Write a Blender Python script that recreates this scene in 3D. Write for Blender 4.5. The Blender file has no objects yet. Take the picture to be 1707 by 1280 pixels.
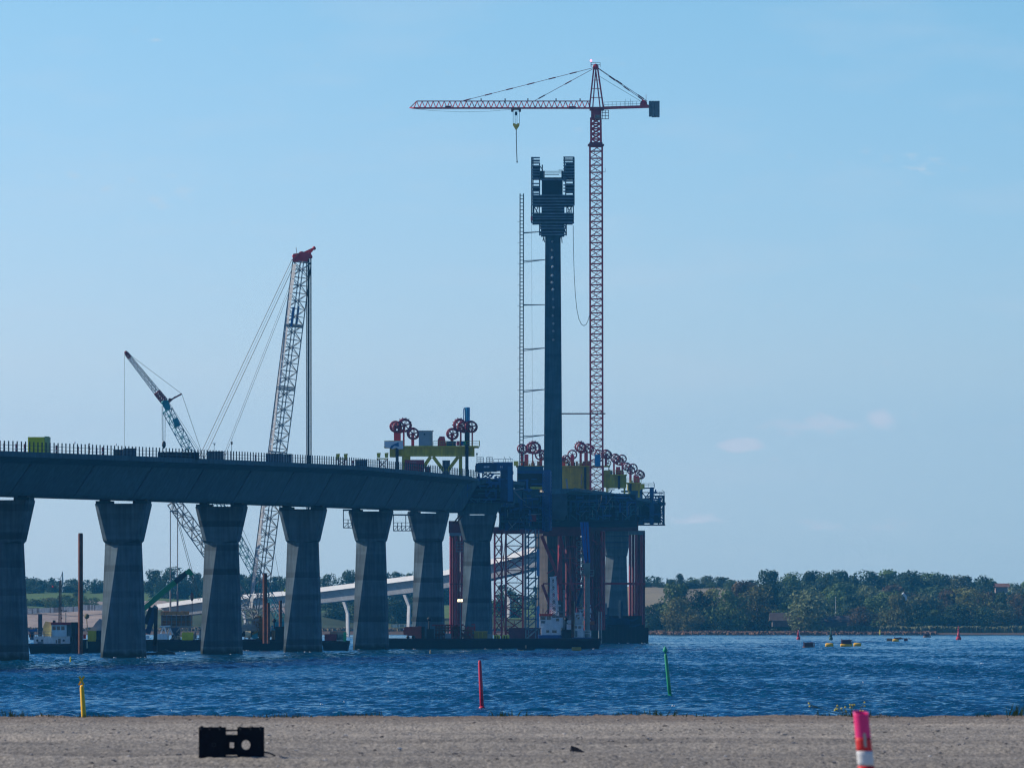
import bpy, bmesh, math, random
import numpy as np
from mathutils import Vector, Matrix
random.seed(7); rng = np.random.default_rng(11)
sc = bpy.context.scene
COL = sc.collection
R = math.radians
# ---------------------------------------------------------------- camera model: focal length in photo pixels, horizon row, eye height
F, CX, YH, CH = 10500.0, 853.5, 1028.0, 6.5
def P(x, y, D): return Vector(((x-CX)*D/F, D, CH+(YH-y)*D/F))
def S(D): return D/F
def Zy(y, D): return CH+(YH-y)*D/F
def Xx(x, D): return (x-CX)*D/F
cam = bpy.data.cameras.new('camera'); co = bpy.data.objects.new('camera', cam); COL.objects.link(co); sc.camera = co
co.location = (0, 0, CH); co.rotation_euler = (R(90), 0, 0)
cam.sensor_width = 36; cam.lens = 36*F/1707; cam.shift_y = (YH-640)/1707
cam.clip_start = 1; cam.clip_end = 30000
cam.dof.use_dof = True; cam.dof.focus_distance = 1150; cam.dof.aperture_fstop = 9.0

# ---------------------------------------------------------------- node material helpers
MATS = {}
def nd(t, ty, **kw):
    n = t.nodes.new(ty)
    for k, v in kw.items(): setattr(n, k, v)
    return n
def mat(name, col, rough=.6, metal=0, var=.25, scale=.6, bump=.0, spec=.4, rnd=0, streak=0, emit=None, col2=None):
    if name in MATS: return MATS[name]
    m = bpy.data.materials.new(name); m.use_nodes = True; t = m.node_tree; L = t.links.new
    b = t.nodes['Principled BSDF']; b.inputs['Roughness'].default_value = rough; b.inputs['Metallic'].default_value = metal
    b.inputs['Specular IOR Level'].default_value = spec
    tc = nd(t, 'ShaderNodeTexCoord')
    n = nd(t, 'ShaderNodeTexNoise'); n.inputs['Scale'].default_value = scale; n.inputs['Detail'].default_value = 6; n.inputs['Roughness'].default_value = .65
    L(tc.outputs['Object'], n.inputs['Vector'])
    r = nd(t, 'ShaderNodeValToRGB'); c = Vector(col)
    lo = c*(1-var); hi = Vector(col2) if col2 else c*(1+var)
    r.color_ramp.elements[0].position = .3; r.color_ramp.elements[0].color = (*lo, 1)
    r.color_ramp.elements[1].position = .7; r.color_ramp.elements[1].color = (*hi, 1)
    L(n.outputs['Fac'], r.inputs['Fac']); out = r.outputs['Color']
    if streak:   # vertical dirt runs
        mp = nd(t, 'ShaderNodeMapping'); mp.inputs['Scale'].default_value = (1.3, 1.3, .07)
        L(tc.outputs['Object'], mp.inputs['Vector'])
        n2 = nd(t, 'ShaderNodeTexNoise'); n2.inputs['Scale'].default_value = 1.4; n2.inputs['Detail'].default_value = 4
        L(mp.outputs['Vector'], n2.inputs['Vector'])
        mr = nd(t, 'ShaderNodeMapRange'); mr.inputs['From Min'].default_value = .35; mr.inputs['From Max'].default_value = .7
        mr.inputs['To Min'].default_value = 1-streak; mr.inputs['To Max'].default_value = 1.05
        L(n2.outputs['Fac'], mr.inputs['Value'])
        mx = nd(t, 'ShaderNodeMix', data_type='RGBA', blend_type='MULTIPLY'); mx.inputs['Factor'].default_value = 1
        L(out, mx.inputs[6]); L(mr.outputs['Result'], mx.inputs[7]); out = mx.outputs[2]
    if rnd:
        oi = nd(t, 'ShaderNodeObjectInfo'); mr = nd(t, 'ShaderNodeMapRange')
        mr.inputs['To Min'].default_value = 1-rnd; mr.inputs['To Max'].default_value = 1+rnd
        L(oi.outputs['Random'], mr.inputs['Value'])
        mx = nd(t, 'ShaderNodeMix', data_type='RGBA', blend_type='MULTIPLY'); mx.inputs['Factor'].default_value = 1
        L(out, mx.inputs[6]); L(mr.outputs['Result'], mx.inputs[7]); out = mx.outputs[2]
    L(out, b.inputs['Base Color'])
    if bump:
        bp = nd(t, 'ShaderNodeBump'); bp.inputs['Strength'].default_value = bump; bp.inputs['Distance'].default_value = .1
        n3 = nd(t, 'ShaderNodeTexNoise'); n3.inputs['Scale'].default_value = scale*6; n3.inputs['Detail'].default_value = 5
        L(tc.outputs['Object'], n3.inputs['Vector']); L(n3.outputs['Fac'], bp.inputs['Height']); L(bp.outputs['Normal'], b.inputs['Normal'])
    if emit:
        b.inputs['Emission Color'].default_value = (*emit[0], 1); b.inputs['Emission Strength'].default_value = emit[1]
    MATS[name] = m; return m

def concrete(name, col, band=.35, streak=.3, zs=.42):
    """cast concrete: pour lifts of slightly different tone, darker joints, dirt runs"""
    m = mat(name, col, .85, 0, .22, .35, .15, .3, 0, streak); t = m.node_tree; L = t.links.new
    b = t.nodes['Principled BSDF']; src = b.inputs['Base Color'].links[0].from_socket
    tc = nd(t, 'ShaderNodeTexCoord'); sp = nd(t, 'ShaderNodeSeparateXYZ'); L(tc.outputs['Object'], sp.inputs[0])
    n = nd(t, 'ShaderNodeTexNoise', noise_dimensions='1D'); n.inputs['Scale'].default_value = zs; n.inputs['Detail'].default_value = 1.5
    L(sp.outputs['Z'], n.inputs['W'])
    r = nd(t, 'ShaderNodeValToRGB'); r.color_ramp.interpolation = 'B_SPLINE'
    r.color_ramp.elements[0].position = .38; r.color_ramp.elements[0].color = (1-band,)*3+(1,)
    r.color_ramp.elements[1].position = .52; r.color_ramp.elements[1].color = (1.1,)*3+(1,)
    L(n.outputs['Fac'], r.inputs['Fac'])
    mx = nd(t, 'ShaderNodeMix', data_type='RGBA', blend_type='MULTIPLY'); mx.inputs['Factor'].default_value = 1
    L(src, mx.inputs[6]); L(r.outputs['Color'], mx.inputs[7]); L(mx.outputs[2], b.inputs['Base Color'])
    return m

# ---------------------------------------------------------------- mesh builder
BASE = {}
def tag(o, label=None, cat=None, group=None, kind=None):
    if label:
        o['label'] = label
        if len(label.split()) > 16: print('LONG', label)
    if cat: o['category'] = cat
    if group: o['group'] = group
    if kind: o['kind'] = kind
    return o
def thing(name, label, cat, loc, group=None):
    o = bpy.data.objects.new(name, None); COL.objects.link(o); o.location = loc; o.empty_display_size = 1
    BASE[o] = Vector(loc); return tag(o, label, cat, group)
class MB:
    def __init__(s): s.v = []; s.f = []; s.mi = []; s.m = 0; s.sm = []; s.smooth = False
    def add(s, vs, fs):
        k = len(s.v); s.v += [Vector(v) for v in vs]
        for f in fs: s.f.append([k+i for i in f]); s.mi.append(s.m); s.sm.append(s.smooth)
        return s
    def hexa(s, c):   # 8 corners: bottom 4 ccw, top 4 ccw
        return s.add(c, [(3,2,1,0),(4,5,6,7),(0,1,5,4),(1,2,6,5),(2,3,7,6),(3,0,4,7)])
    def box(s, x0, x1, y0, y1, z0, z1):
        return s.hexa([(x0,y0,z0),(x1,y0,z0),(x1,y1,z0),(x0,y1,z0),(x0,y0,z1),(x1,y0,z1),(x1,y1,z1),(x0,y1,z1)])
    def pbox(s, x0, x1, ytop, ybot, D, dep):   # box from a photo rectangle whose front stands at distance D, dep metres deep
        a = P(x0, ybot, D); b = P(x1, ytop, D)
        return s.box(a.x, b.x, D, D+dep, a.z, b.z)
    def beam(s, p, q, w, h=None, up=(0,0,1)):
        p = Vector(p); q = Vector(q); h = h or w; d = q-p
        if d.length < 1e-6: return s
        d.normalize(); up = Vector(up)
        if abs(d.dot(up)) > .98: up = Vector((0,1,0))
        a = d.cross(up).normalized(); b = a.cross(d).normalized()
        a *= w/2; b *= h/2
        return s.hexa([p-a-b, p+a-b, q+a-b, q-a-b, p-a+b, p+a+b, q+a+b, q-a+b])
    def tube(s, p, q, r, n=6, r2=None):
        p = Vector(p); q = Vector(q); d = (q-p)
        if d.length < 1e-6: return s
        d.normalize(); up = Vector((0,0,1)) if abs(d.z) < .9 else Vector((1,0,0))
        a = d.cross(up).normalized(); b = a.cross(d).normalized(); r2 = r if r2 is None else r2
        vs = []
        for (c, rr) in ((p, r), (q, r2)):
            for i in range(n):
                t = 2*math.pi*i/n; vs.append(c+a*math.cos(t)*rr+b*math.sin(t)*rr)
        old = s.smooth; s.smooth = n > 5
        s.add(vs, [(i, (i+1) % n, n+(i+1) % n, n+i) for i in range(n)]); s.smooth = old
        return s.add(vs, [tuple(range(n))[::-1], tuple(range(n, 2*n))])
    def path(s, pts, r, n=5):
        for a, b in zip(pts, pts[1:]): s.tube(a, b, r, n)
        return s
    def lathe(s, c, prof, n=14, axis=(0,0,1)):
        c = Vector(c); ax = Vector(axis).normalized()
        up = Vector((1,0,0)) if abs(ax.x) < .9 else Vector((0,1,0))
        a = ax.cross(up).normalized(); b = ax.cross(a).normalized(); vs = []
        for r, z in prof:
            for i in range(n):
                t = 2*math.pi*i/n; vs.append(c+ax*z+a*math.cos(t)*r+b*math.sin(t)*r)
        fs = []; m = len(prof)
        for j in range(m-1):
            for i in range(n): fs.append((j*n+i, j*n+(i+1) % n, (j+1)*n+(i+1) % n, (j+1)*n+i))
        if prof[0] != prof[-1]: fs += [tuple(range(n))[::-1], tuple(range((m-1)*n, m*n))]
        old = s.smooth; s.smooth = True; s.add(vs, fs); s.smooth = old; return s
    def prism(s, pts, vec):
        n = len(pts); vec = Vector(vec); pts = [Vector(p) for p in pts]
        return s.add(pts+[p+vec for p in pts], [tuple(range(n)), tuple(range(n, 2*n))[::-1]]+[(i, n+i, n+(i+1) % n, (i+1) % n) for i in range(n)])
    def rings(s, rings, cap=True):
        n = len(rings[0]); vs = [v for r in rings for v in r]; fs = []
        for j in range(len(rings)-1):
            for i in range(n): fs.append((j*n+i, j*n+(i+1) % n, (j+1)*n+(i+1) % n, (j+1)*n+i))
        if cap: fs += [tuple(range(n))[::-1], tuple(range((len(rings)-1)*n, len(rings)*n))]
        return s.add(vs, fs)
    def lattice(s, p, q, w0, w1, n, rc, rd, roll=0, cross=False, up=None, horiz=True, sides=4, taper=0):
        """square (or triangular) lattice boom or mast; taper = share of the length over which the foot narrows"""
        p = Vector(p); q = Vector(q); d = (q-p).normalized()
        u = Vector(up) if up else (Vector((0,1,0)) if abs(d.y) < .9 else Vector((0,0,1)))
        a = d.cross(u).normalized(); b = a.cross(d).normalized()
        c, e = math.cos(roll), math.sin(roll); a, b = a*c+b*e, b*c-a*e
        K = [(-1,-1),(1,-1),(1,1),(-1,1)] if sides == 4 else [(-1,-1),(1,-1),(0,1)]
        lev = []
        for i in range(n+1):
            t = i/n; w = (w0+(w1-w0)*t)/2
            if taper and t < taper: w *= .3+.7*t/taper
            lev.append([p+(q-p)*t+a*w*k[0]+b*w*k[1] for k in K])
        m = len(K)
        for j in range(m):
            for i in range(n): s.beam(lev[i][j], lev[i+1][j], rc*2)
        for i in range(n):
            for j in range(m):
                j2 = (j+1) % m
                if (i+j) % 2 or cross: s.beam(lev[i][j], lev[i+1][j2], rd*2)
                if not (i+j) % 2 or cross: s.beam(lev[i][j2], lev[i+1][j], rd*2)
                if horiz: s.beam(lev[i][j], lev[i][j2], rd*2)
        for j in range(m): s.beam(lev[n][j], lev[n][(j+1) % m], rc*2)
        return lev
    def railing(s, pts, h=1.1, sp=2.0, r=.03, bars=2):
        for a, b in zip(pts, pts[1:]):
            a = Vector(a); b = Vector(b); n = max(1, int((b-a).length/sp))
            for i in range(n+1):
                c = a+(b-a)*i/n; s.beam(c, c+Vector((0,0,h)), r*2)
            for k in range(bars):
                z = Vector((0,0,h*(k+1)/bars)); s.beam(a+z, b+z, r*2)
        return s
    def build(s, name, m, parent=None, label=None, base=None):
        if parent is not None: off = BASE[parent]
        elif base is not None: off = Vector(base)
        else:
            A = np.array([tuple(v) for v in s.v]); off = Vector(((A[:,0].min()+A[:,0].max())/2, (A[:,1].min()+A[:,1].max())/2, A[:,2].min()))
        me = bpy.data.meshes.new(name); me.from_pydata([tuple(v-off) for v in s.v], [], s.f)
        for x in (m if isinstance(m, (list, tuple)) else [m]): me.materials.append(x)
        me.polygons.foreach_set('material_index', s.mi); me.polygons.foreach_set('use_smooth', s.sm); me.update()
        o = bpy.data.objects.new(name, me); COL.objects.link(o)
        if parent is not None: o.parent = parent
        else: o.location = off
        BASE[o] = off
        if label: o['label'] = label
        return o
def npmesh(name, V, Q, m, smooth=True, midx=None):
    me = bpy.data.meshes.new(name); V = np.asarray(V, np.float32); Q = np.asarray(Q, np.int32)
    k = Q.shape[1]; me.vertices.add(len(V)); me.vertices.foreach_set('co', V.ravel())
    me.loops.add(Q.size); me.loops.foreach_set('vertex_index', Q.ravel())
    me.polygons.add(len(Q)); me.polygons.foreach_set('loop_start', np.arange(len(Q), dtype=np.int32)*k)
    try: me.polygons.foreach_set('loop_total', np.full(len(Q), k, np.int32))
    except Exception: pass
    for x in (m if isinstance(m, (list, tuple)) else [m]): me.materials.append(x)
    if midx is not None: me.polygons.foreach_set('material_index', np.asarray(midx, np.int32))
    me.polygons.foreach_set('use_smooth', np.full(len(Q), smooth)); me.update(calc_edges=True); me.validate()
    o = bpy.data.objects.new(name, me); COL.objects.link(o); return o
def copy_tree(o, loc=None, label=None, parent=None, scale=None, rz=None):
    c = o.copy(); COL.objects.link(c)
    if parent is not None: c.parent = parent
    if loc is not None: c.location = loc
    if label: c['label'] = label
    if scale is not None: c.scale = scale
    if rz is not None: c.rotation_euler = (0, 0, rz)
    for ch in [x for x in o.children]: copy_tree(ch, parent=c)
    return c

# ---------------------------------------------------------------- daylight
SUN_EL, SUN_AZ = R(30), R(9.8)      # the sun stands to the left and a little beyond the bridge
sdir = Vector((-math.cos(SUN_AZ)*math.cos(SUN_EL), math.sin(SUN_AZ)*math.cos(SUN_EL), math.sin(SUN_EL)))
sl = bpy.data.lights.new('sun', 'SUN'); sl.energy = 4.8; sl.angle = R(.5); sl.color = (1, .9, .76)
so = bpy.data.objects.new('sun', sl); COL.objects.link(so); so.rotation_euler = sdir.to_track_quat('Z', 'Y').to_euler(); so.location = (0, 0, 300)
w = bpy.data.worlds.new('World'); sc.world = w; w.use_nodes = True; t = w.node_tree; L = t.links.new
bg = t.nodes['Background']; bg.inputs['Strength'].default_value = .1
sky = nd(t, 'ShaderNodeTexSky', sky_type='NISHITA'); sky.sun_disc = False; sky.sun_elevation = SUN_EL; sky.sun_rotation = R(-90)+SUN_AZ
sky.air_density = 1.0; sky.dust_density = .15; sky.ozone_density = 4.0
tc = nd(t, 'ShaderNodeTexCoord'); sp = nd(t, 'ShaderNodeSeparateXYZ'); L(tc.outputs['Generated'], sp.inputs[0])
mr = nd(t, 'ShaderNodeMapRange'); mr.inputs['From Min'].default_value = 0; mr.inputs['From Max'].default_value = .4; L(sp.outputs['Z'], mr.inputs['Value'])
cr = nd(t, 'ShaderNodeValToRGB'); L(mr.outputs['Result'], cr.inputs['Fac'])
SKYT = [(0, (.77,1.17,1.95)), (.1, (1.03,1.23,1.63)), (.24, (.88,1.24,1.48)), (.42, (.12,.66,1.14)), (1, (.14,.50,.92))]
e = cr.color_ramp.elements
while len(e) < len(SKYT): e.new(.5)
for i, (p_, c_) in enumerate(SKYT): e[i].position = p_; e[i].color = (*c_, 1)
mx = nd(t, 'ShaderNodeMix', data_type='RGBA', blend_type='MULTIPLY'); mx.inputs['Factor'].default_value = 1
L(sky.outputs['Color'], mx.inputs[6]); L(cr.outputs['Color'], mx.inputs[7])
# the sky is a little brighter towards the sun
mxm = nd(t, 'ShaderNodeMapRange'); mxm.inputs['From Min'].default_value = -.09; mxm.inputs['From Max'].default_value = .09; L(sp.outputs['X'], mxm.inputs['Value'])
mxx = nd(t, 'ShaderNodeValToRGB'); L(mxm.outputs['Result'], mxx.inputs['Fac']); mxx.color_ramp.elements[0].color = (1.24, 1.09, 1.05, 1); mxx.color_ramp.elements[1].color = (1.0, .98, .97, 1)
mx0 = mx; mx = nd(t, 'ShaderNodeMix', data_type='RGBA', blend_type='MULTIPLY'); mx.inputs['Factor'].default_value = 1; L(mx0.outputs[2], mx.inputs[6]); L(mxx.outputs['Color'], mx.inputs[7])
# thin cloud wisps low in the sky
mp = nd(t, 'ShaderNodeMapping'); mp.inputs['Scale'].default_value = (1, 1, 4.5); L(tc.outputs['Generated'], mp.inputs['Vector'])
n1 = nd(t, 'ShaderNodeTexNoise'); n1.inputs['Scale'].default_value = 26; n1.inputs['Detail'].default_value = 7; n1.inputs['Roughness'].default_value = .55; L(mp.outputs['Vector'], n1.inputs['Vector'])
m1 = nd(t, 'ShaderNodeMapRange'); m1.inputs['From Min'].default_value = .5; m1.inputs['From Max'].default_value = .8; m1.inputs['To Max'].default_value = .22; L(n1.outputs['Fac'], m1.inputs['Value'])
# a small low bank of cloud to the right of the bridge and faint wisps above and below it
mp2 = nd(t, 'ShaderNodeMapping'); mp2.inputs['Scale'].default_value = (1, 1, 2.6); L(tc.outputs['Generated'], mp2.inputs['Vector'])
n2 = nd(t, 'ShaderNodeTexNoise'); n2.inputs['Scale'].default_value = 240; n2.inputs['Detail'].default_value = 7; L(mp2.outputs['Vector'], n2.inputs['Vector'])
acc = None
for cx_, cz_, rx_, rz_, k_ in ((.0362,.0271,.0050,.0013,1.5),(.0500,.0304,.0115,.0020,.85),(.0578,.0313,.0032,.0018,1.15),(.0290,.0156,.0065,.0013,.75),(.0640,.0720,.0150,.0035,.36),(-.062,.068,.022,.006,.3),(.055,.0145,.012,.0012,.5)):
    v0 = nd(t, 'ShaderNodeVectorMath', operation='SUBTRACT'); v0.inputs[1].default_value = (cx_, 1.0, cz_); L(tc.outputs['Generated'], v0.inputs[0])
    v1 = nd(t, 'ShaderNodeVectorMath', operation='MULTIPLY'); v1.inputs[1].default_value = (1/rx_, 1, 1/rz_); L(v0.outputs[0], v1.inputs[0])
    v2 = nd(t, 'ShaderNodeVectorMath', operation='LENGTH'); L(v1.outputs[0], v2.inputs[0])
    m2 = nd(t, 'ShaderNodeMapRange', interpolation_type='SMOOTHSTEP'); m2.inputs['From Min'].default_value = 1.4; m2.inputs['From Max'].default_value = 0; m2.inputs['To Max'].default_value = k_; L(v2.outputs['Value'], m2.inputs['Value'])
    if acc is None: acc = m2.outputs['Result']
    else:
        mm = nd(t, 'ShaderNodeMath', operation='MAXIMUM'); L(acc, mm.inputs[0]); L(m2.outputs['Result'], mm.inputs[1]); acc = mm.outputs[0]
ns = nd(t, 'ShaderNodeMath', operation='MULTIPLY_ADD'); ns.inputs[1].default_value = 1.9; ns.inputs[2].default_value = -.92; L(n2.outputs['Fac'], ns.inputs[0])
sm = nd(t, 'ShaderNodeMath', operation='ADD'); L(ns.outputs[0], sm.inputs[0]); L(acc, sm.inputs[1])
mu = nd(t, 'ShaderNodeMapRange', interpolation_type='SMOOTHSTEP'); mu.inputs['From Min'].default_value = .28; mu.inputs['From Max'].default_value = 1.1; L(sm.outputs[0], mu.inputs['Value'])
mu2 = nd(t, 'ShaderNodeMath', operation='MULTIPLY'); mu2.inputs[1].default_value = .85; L(mu.outputs[0], mu2.inputs[0])
ad = nd(t, 'ShaderNodeMath', operation='MAXIMUM'); L(mu2.outputs[0], ad.inputs[0]); L(m1.outputs['Result'], ad.inputs[1])
mc = nd(t, 'ShaderNodeMix', data_type='RGBA'); L(ad.outputs[0], mc.inputs['Factor']); L(mx.outputs[2], mc.inputs[6]); mc.inputs[7].default_value = (6.6, 7.4, 8.4, 1)
L(mc.outputs[2], bg.inputs['Color'])
sc.cycles.use_denoising = True; sc.cycles.filter_width = 1.25; sc.cycles.volume_bounces = 0; sc.cycles.sample_clamp_indirect = 4
sc.view_settings.view_transform = 'Standard'; sc.view_settings.look = 'None'; sc.view_settings.exposure = 0; sc.view_settings.gamma = 1
# ---------------------------------------------------------------- haze: one closed box of even air round camera and scene
hz = MB(); hz.box(-2500, 2500, -60, 5200, -9, 170)
hm = bpy.data.materials.new('haze'); hm.use_nodes = True; ht = hm.node_tree
ht.nodes.remove(ht.nodes['Principled BSDF']); pv = nd(ht, 'ShaderNodeVolumePrincipled')
pv.inputs['Color'].default_value = (.08, .52, 1.0, 1); pv.inputs['Density'].default_value = 7.5e-5; pv.inputs['Anisotropy'].default_value = .0
ht.links.new(pv.outputs[0], ht.nodes['Material Output'].inputs['Volume'])
ho = hz.build('haze', hm); ho['kind'] = 'stuff'
# ---------------------------------------------------------------- water: a real wave surface, finer where it lies nearer
def fan(angs, dists): 
    A, Dd = np.meshgrid(np.tan(angs), dists); X = A*Dd; return X, Dd.copy()
def quads(nr, nc):
    i = np.arange(nr-1)[:,None]*nc+np.arange(nc-1)[None,:]
    return np.stack([i, i+1, i+1+nc, i+nc], -1).reshape(-1, 4)
c = np.arange(-.092, .0921, .00030)
side = np.concatenate([np.arange(.0926, .17, .0008), [.175,.19,.22,.3,.45,.7]])
angs = np.concatenate([-side[::-1], c, side])
d = [100, 118, 150, 220, 300, 340]; x = 360.
while x < 2450: d.append(x); x += .36 if x < 620 else .36+(x-620)*.0007
d += [2500, 2700]
d = np.array(d)
X, Y = fan(angs, d); Z = np.zeros_like(X); dX = np.zeros_like(X); dY = np.zeros_like(X)
ok = (np.abs(angs) < .169)[None,:] & ((d > 355) & (d < 2440))[:,None]
spd = np.gradient(d)[:,None]; spa = np.gradient(np.tan(angs))[None,:]*d[:,None]
for k in range(64):
    lam = .95*(5.0/.95)**rng.random(); th = rng.normal(R(250), .5); kx, ky = math.cos(th)*2*math.pi/lam, math.sin(th)*2*math.pi/lam
    amp = .0098*lam**.66; ph = rng.random()*6.283
    cut = np.clip(lam/np.maximum(abs(math.sin(th))*spd, abs(math.cos(th))*spa)/2.2-1, 0, 1)*ok
    a = kx*X+ky*Y+ph; Z += amp*np.sin(a)*cut; q = amp*.9*np.cos(a)*cut; dX += q*math.cos(th); dY += q*math.sin(th)
# gusts: patches of rougher and calmer water
g = np.zeros_like(X)
for k in range(12):
    lam = 25*(6)**rng.random(); th = rng.random()*6.28; g += np.sin((X*math.cos(th)*1.0+Y*math.sin(th)*.5)*6.283/lam+rng.random()*6.28)
g = 1+.09*g
Z *= g; V = np.stack([X+dX*g, Y+dY*g, Z], -1).reshape(-1, 3)
wm = bpy.data.materials.new('sea_water'); wm.use_nodes = True; t = wm.node_tree; L = t.links.new
b = t.nodes['Principled BSDF']; b.inputs['Base Color'].default_value = (.001, .050, .115, 1); b.inputs['Roughness'].default_value = .12; b.inputs['IOR'].default_value = 1.33; b.inputs['Specular Tint'].default_value = (.30, .80, 1, 1)
tc = nd(t, 'ShaderNodeTexCoord'); n = nd(t, 'ShaderNodeTexNoise'); n.inputs['Scale'].default_value = 1.6; n.inputs['Detail'].default_value = 4
mp = nd(t, 'ShaderNodeMapping'); mp.inputs['Scale'].default_value = (1, .6, 1); L(tc.outputs['Object'], mp.inputs['Vector']); L(mp.outputs['Vector'], n.inputs['Vector'])
bp = nd(t, 'ShaderNodeBump'); bp.inputs['Strength'].default_value = .5; bp.inputs['Distance'].default_value = .26; L(n.outputs['Fac'], bp.inputs['Height']); L(bp.outputs['Normal'], b.inputs['Normal'])
water = npmesh('sea_water', V, quads(len(d), len(angs)), wm); water['kind'] = 'structure'
# ---------------------------------------------------------------- gravel quay in front
GZ = CH-1.8
gm = bpy.data.materials.new('gravel'); gm.use_nodes = True; t = gm.node_tree; L = t.links.new
b = t.nodes['Principled BSDF']; b.inputs['Roughness'].default_value = .95; b.inputs['Specular IOR Level'].default_value = .15
tc = nd(t, 'ShaderNodeTexCoord')
def noise(sc_, det, vs=(1,1,1), ro=.6):
    mp = nd(t, 'ShaderNodeMapping'); mp.inputs['Scale'].default_value = vs; L(tc.outputs['Object'], mp.inputs['Vector'])
    n = nd(t, 'ShaderNodeTexNoise'); n.inputs['Scale'].default_value = sc_; n.inputs['Detail'].default_value = det; n.inputs['Roughness'].default_value = ro
    L(mp.outputs['Vector'], n.inputs['Vector']); return n.outputs['Fac']
def ramp(fac, stops):
    r = nd(t, 'ShaderNodeValToRGB'); e = r.color_ramp.elements
    while len(e) < len(stops): e.new(.5)
    for i, (p_, c_) in enumerate(stops): e[i].position = p_; e[i].color = (*c_, 1)
    L(fac, r.inputs['Fac']); return r.outputs['Color']
base = ramp(noise(.3, 6, (.10, 1, 1)), [(.3, (.175,.163,.144)), (.5, (.27,.252,.220)), (.7, (.38,.345,.292))])
grain = ramp(noise(22, 3, (1, .25, 1), .8), [(.3, (.48,.48,.48)), (.5, (1,1,1)), (.66, (1.6,1.57,1.53))])
mx = nd(t, 'ShaderNodeMix', data_type='RGBA', blend_type='MULTIPLY'); mx.inputs['Factor'].default_value = 1; L(base, mx.inputs[6]); L(grain, mx.inputs[7])
# reddish dry weed dust along the outer lip
sp = nd(t, 'ShaderNodeSeparateXYZ'); L(tc.outputs['Object'], sp.inputs[0])
mr = nd(t, 'ShaderNodeMapRange'); mr.inputs['From Min'].default_value = 104; mr.inputs['From Max'].default_value = 112; mr.inputs['To Max'].default_value = .6; L(sp.outputs['Y'], mr.inputs['Value'])
m2 = nd(t, 'ShaderNodeMix', data_type='RGBA'); L(mr.outputs['Result'], m2.inputs['Factor']); L(mx.outputs[2], m2.inputs[6]); m2.inputs[7].default_value = (.17,.115,.08,1)
L(m2.outputs[2], b.inputs['Base Color'])
bp = nd(t, 'ShaderNodeBump'); bp.inputs['Strength'].default_value = .7; bp.inputs['Distance'].default_value = .04; L(noise(14, 4), bp.inputs['Height']); L(bp.outputs['Normal'], b.inputs['Normal'])
ga = np.concatenate([-np.array([.11,.14,.2,.35,.7,1.1])[::-1], np.arange(-.1, .1001, .0011), np.array([.11,.14,.2,.35,.7,1.1])])
gd = np.concatenate([[-30., 0, 20, 40, 60], np.arange(66, 113.6, .22), [114.5, 116, 119, 124]])
gX, gY = fan(ga, np.maximum(gd, 20)); gY = np.repeat(gd[:,None], len(ga), 1)
def gh(X, Y):
    h = .035*np.sin(Y*.9+.6*np.sin(X*.31))+.03*np.sin(Y*1.7+X*.12+1)+.018*np.sin(X*2.1+Y*.4)*np.sin(Y*2.3)+.02*np.sin(Y*3.1+X*.5)
    return h
edge = 113.2+.5*np.sin(gX*.9)+.35*np.sin(gX*2.3+1)+.2*np.sin(gX*5.1)
gZ = GZ+gh(gX, gY)+rng.normal(0, .008, gX.shape); m = gY > edge
gZ = np.where(m, GZ-(gY-edge)*.75, gZ); gZ[gd < 50] = GZ
gr = npmesh('gravel_ground', np.stack([gX, gY, gZ], -1).reshape(-1, 3), quads(len(gd), len(ga)), gm); gr['kind'] = 'structure'
# loose stones on it: small angular lumps, one mesh
N = 5200
ico = [(0,0,1),(.9,0,.4),(.28,.85,.4),(-.72,.53,.4),(-.72,-.53,.4),(.28,-.85,.4),(.72,.53,-.4),(-.28,.85,-.4),(-.9,0,-.4),(-.28,-.85,-.4),(.72,-.53,-.4),(0,0,-1)]
icf = [(0,1,2),(0,2,3),(0,3,4),(0,4,5),(0,5,1),(1,6,2),(2,7,3),(3,8,4),(4,9,5),(5,10,1),(6,7,2),(7,8,3),(8,9,4),(9,10,5),(10,6,1),(11,7,6),(11,8,7),(11,9,8),(11,10,9),(11,6,10)]
ico = np.array(ico); Vs = []; Fs = []; Mi = []
for i in range(N):
    D_ = 66+47*rng.random()**1.0; x_ = (rng.random()-.5)*2*.1*D_; r_ = .008+.022*rng.random()**3
    q = ico*(1+rng.normal(0, .22, ico.shape))*r_*np.array([1+rng.random()*.6, 1, .5]); z_ = GZ+float(gh(x_, D_))
    Vs.append(q+np.array([x_, D_, z_+r_*.25])); Fs.append(np.array(icf)+12*i); Mi += [0 if rng.random() < .62 else (1 if rng.random() < .8 else 2)]*20
st = npmesh('loose_stones', np.concatenate(Vs), np.concatenate(Fs), [mat('stone_grey', (.26,.245,.235), .9, 0, .4, 9), mat('stone_dark', (.09,.085,.085), .9, 0, .4, 9), mat('stone_pale', (.55,.53,.5), .85, 0, .2, 9)], False, Mi)
tag(st, 'loose grey stones scattered over the gravel', 'stones', kind='stuff')
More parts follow.
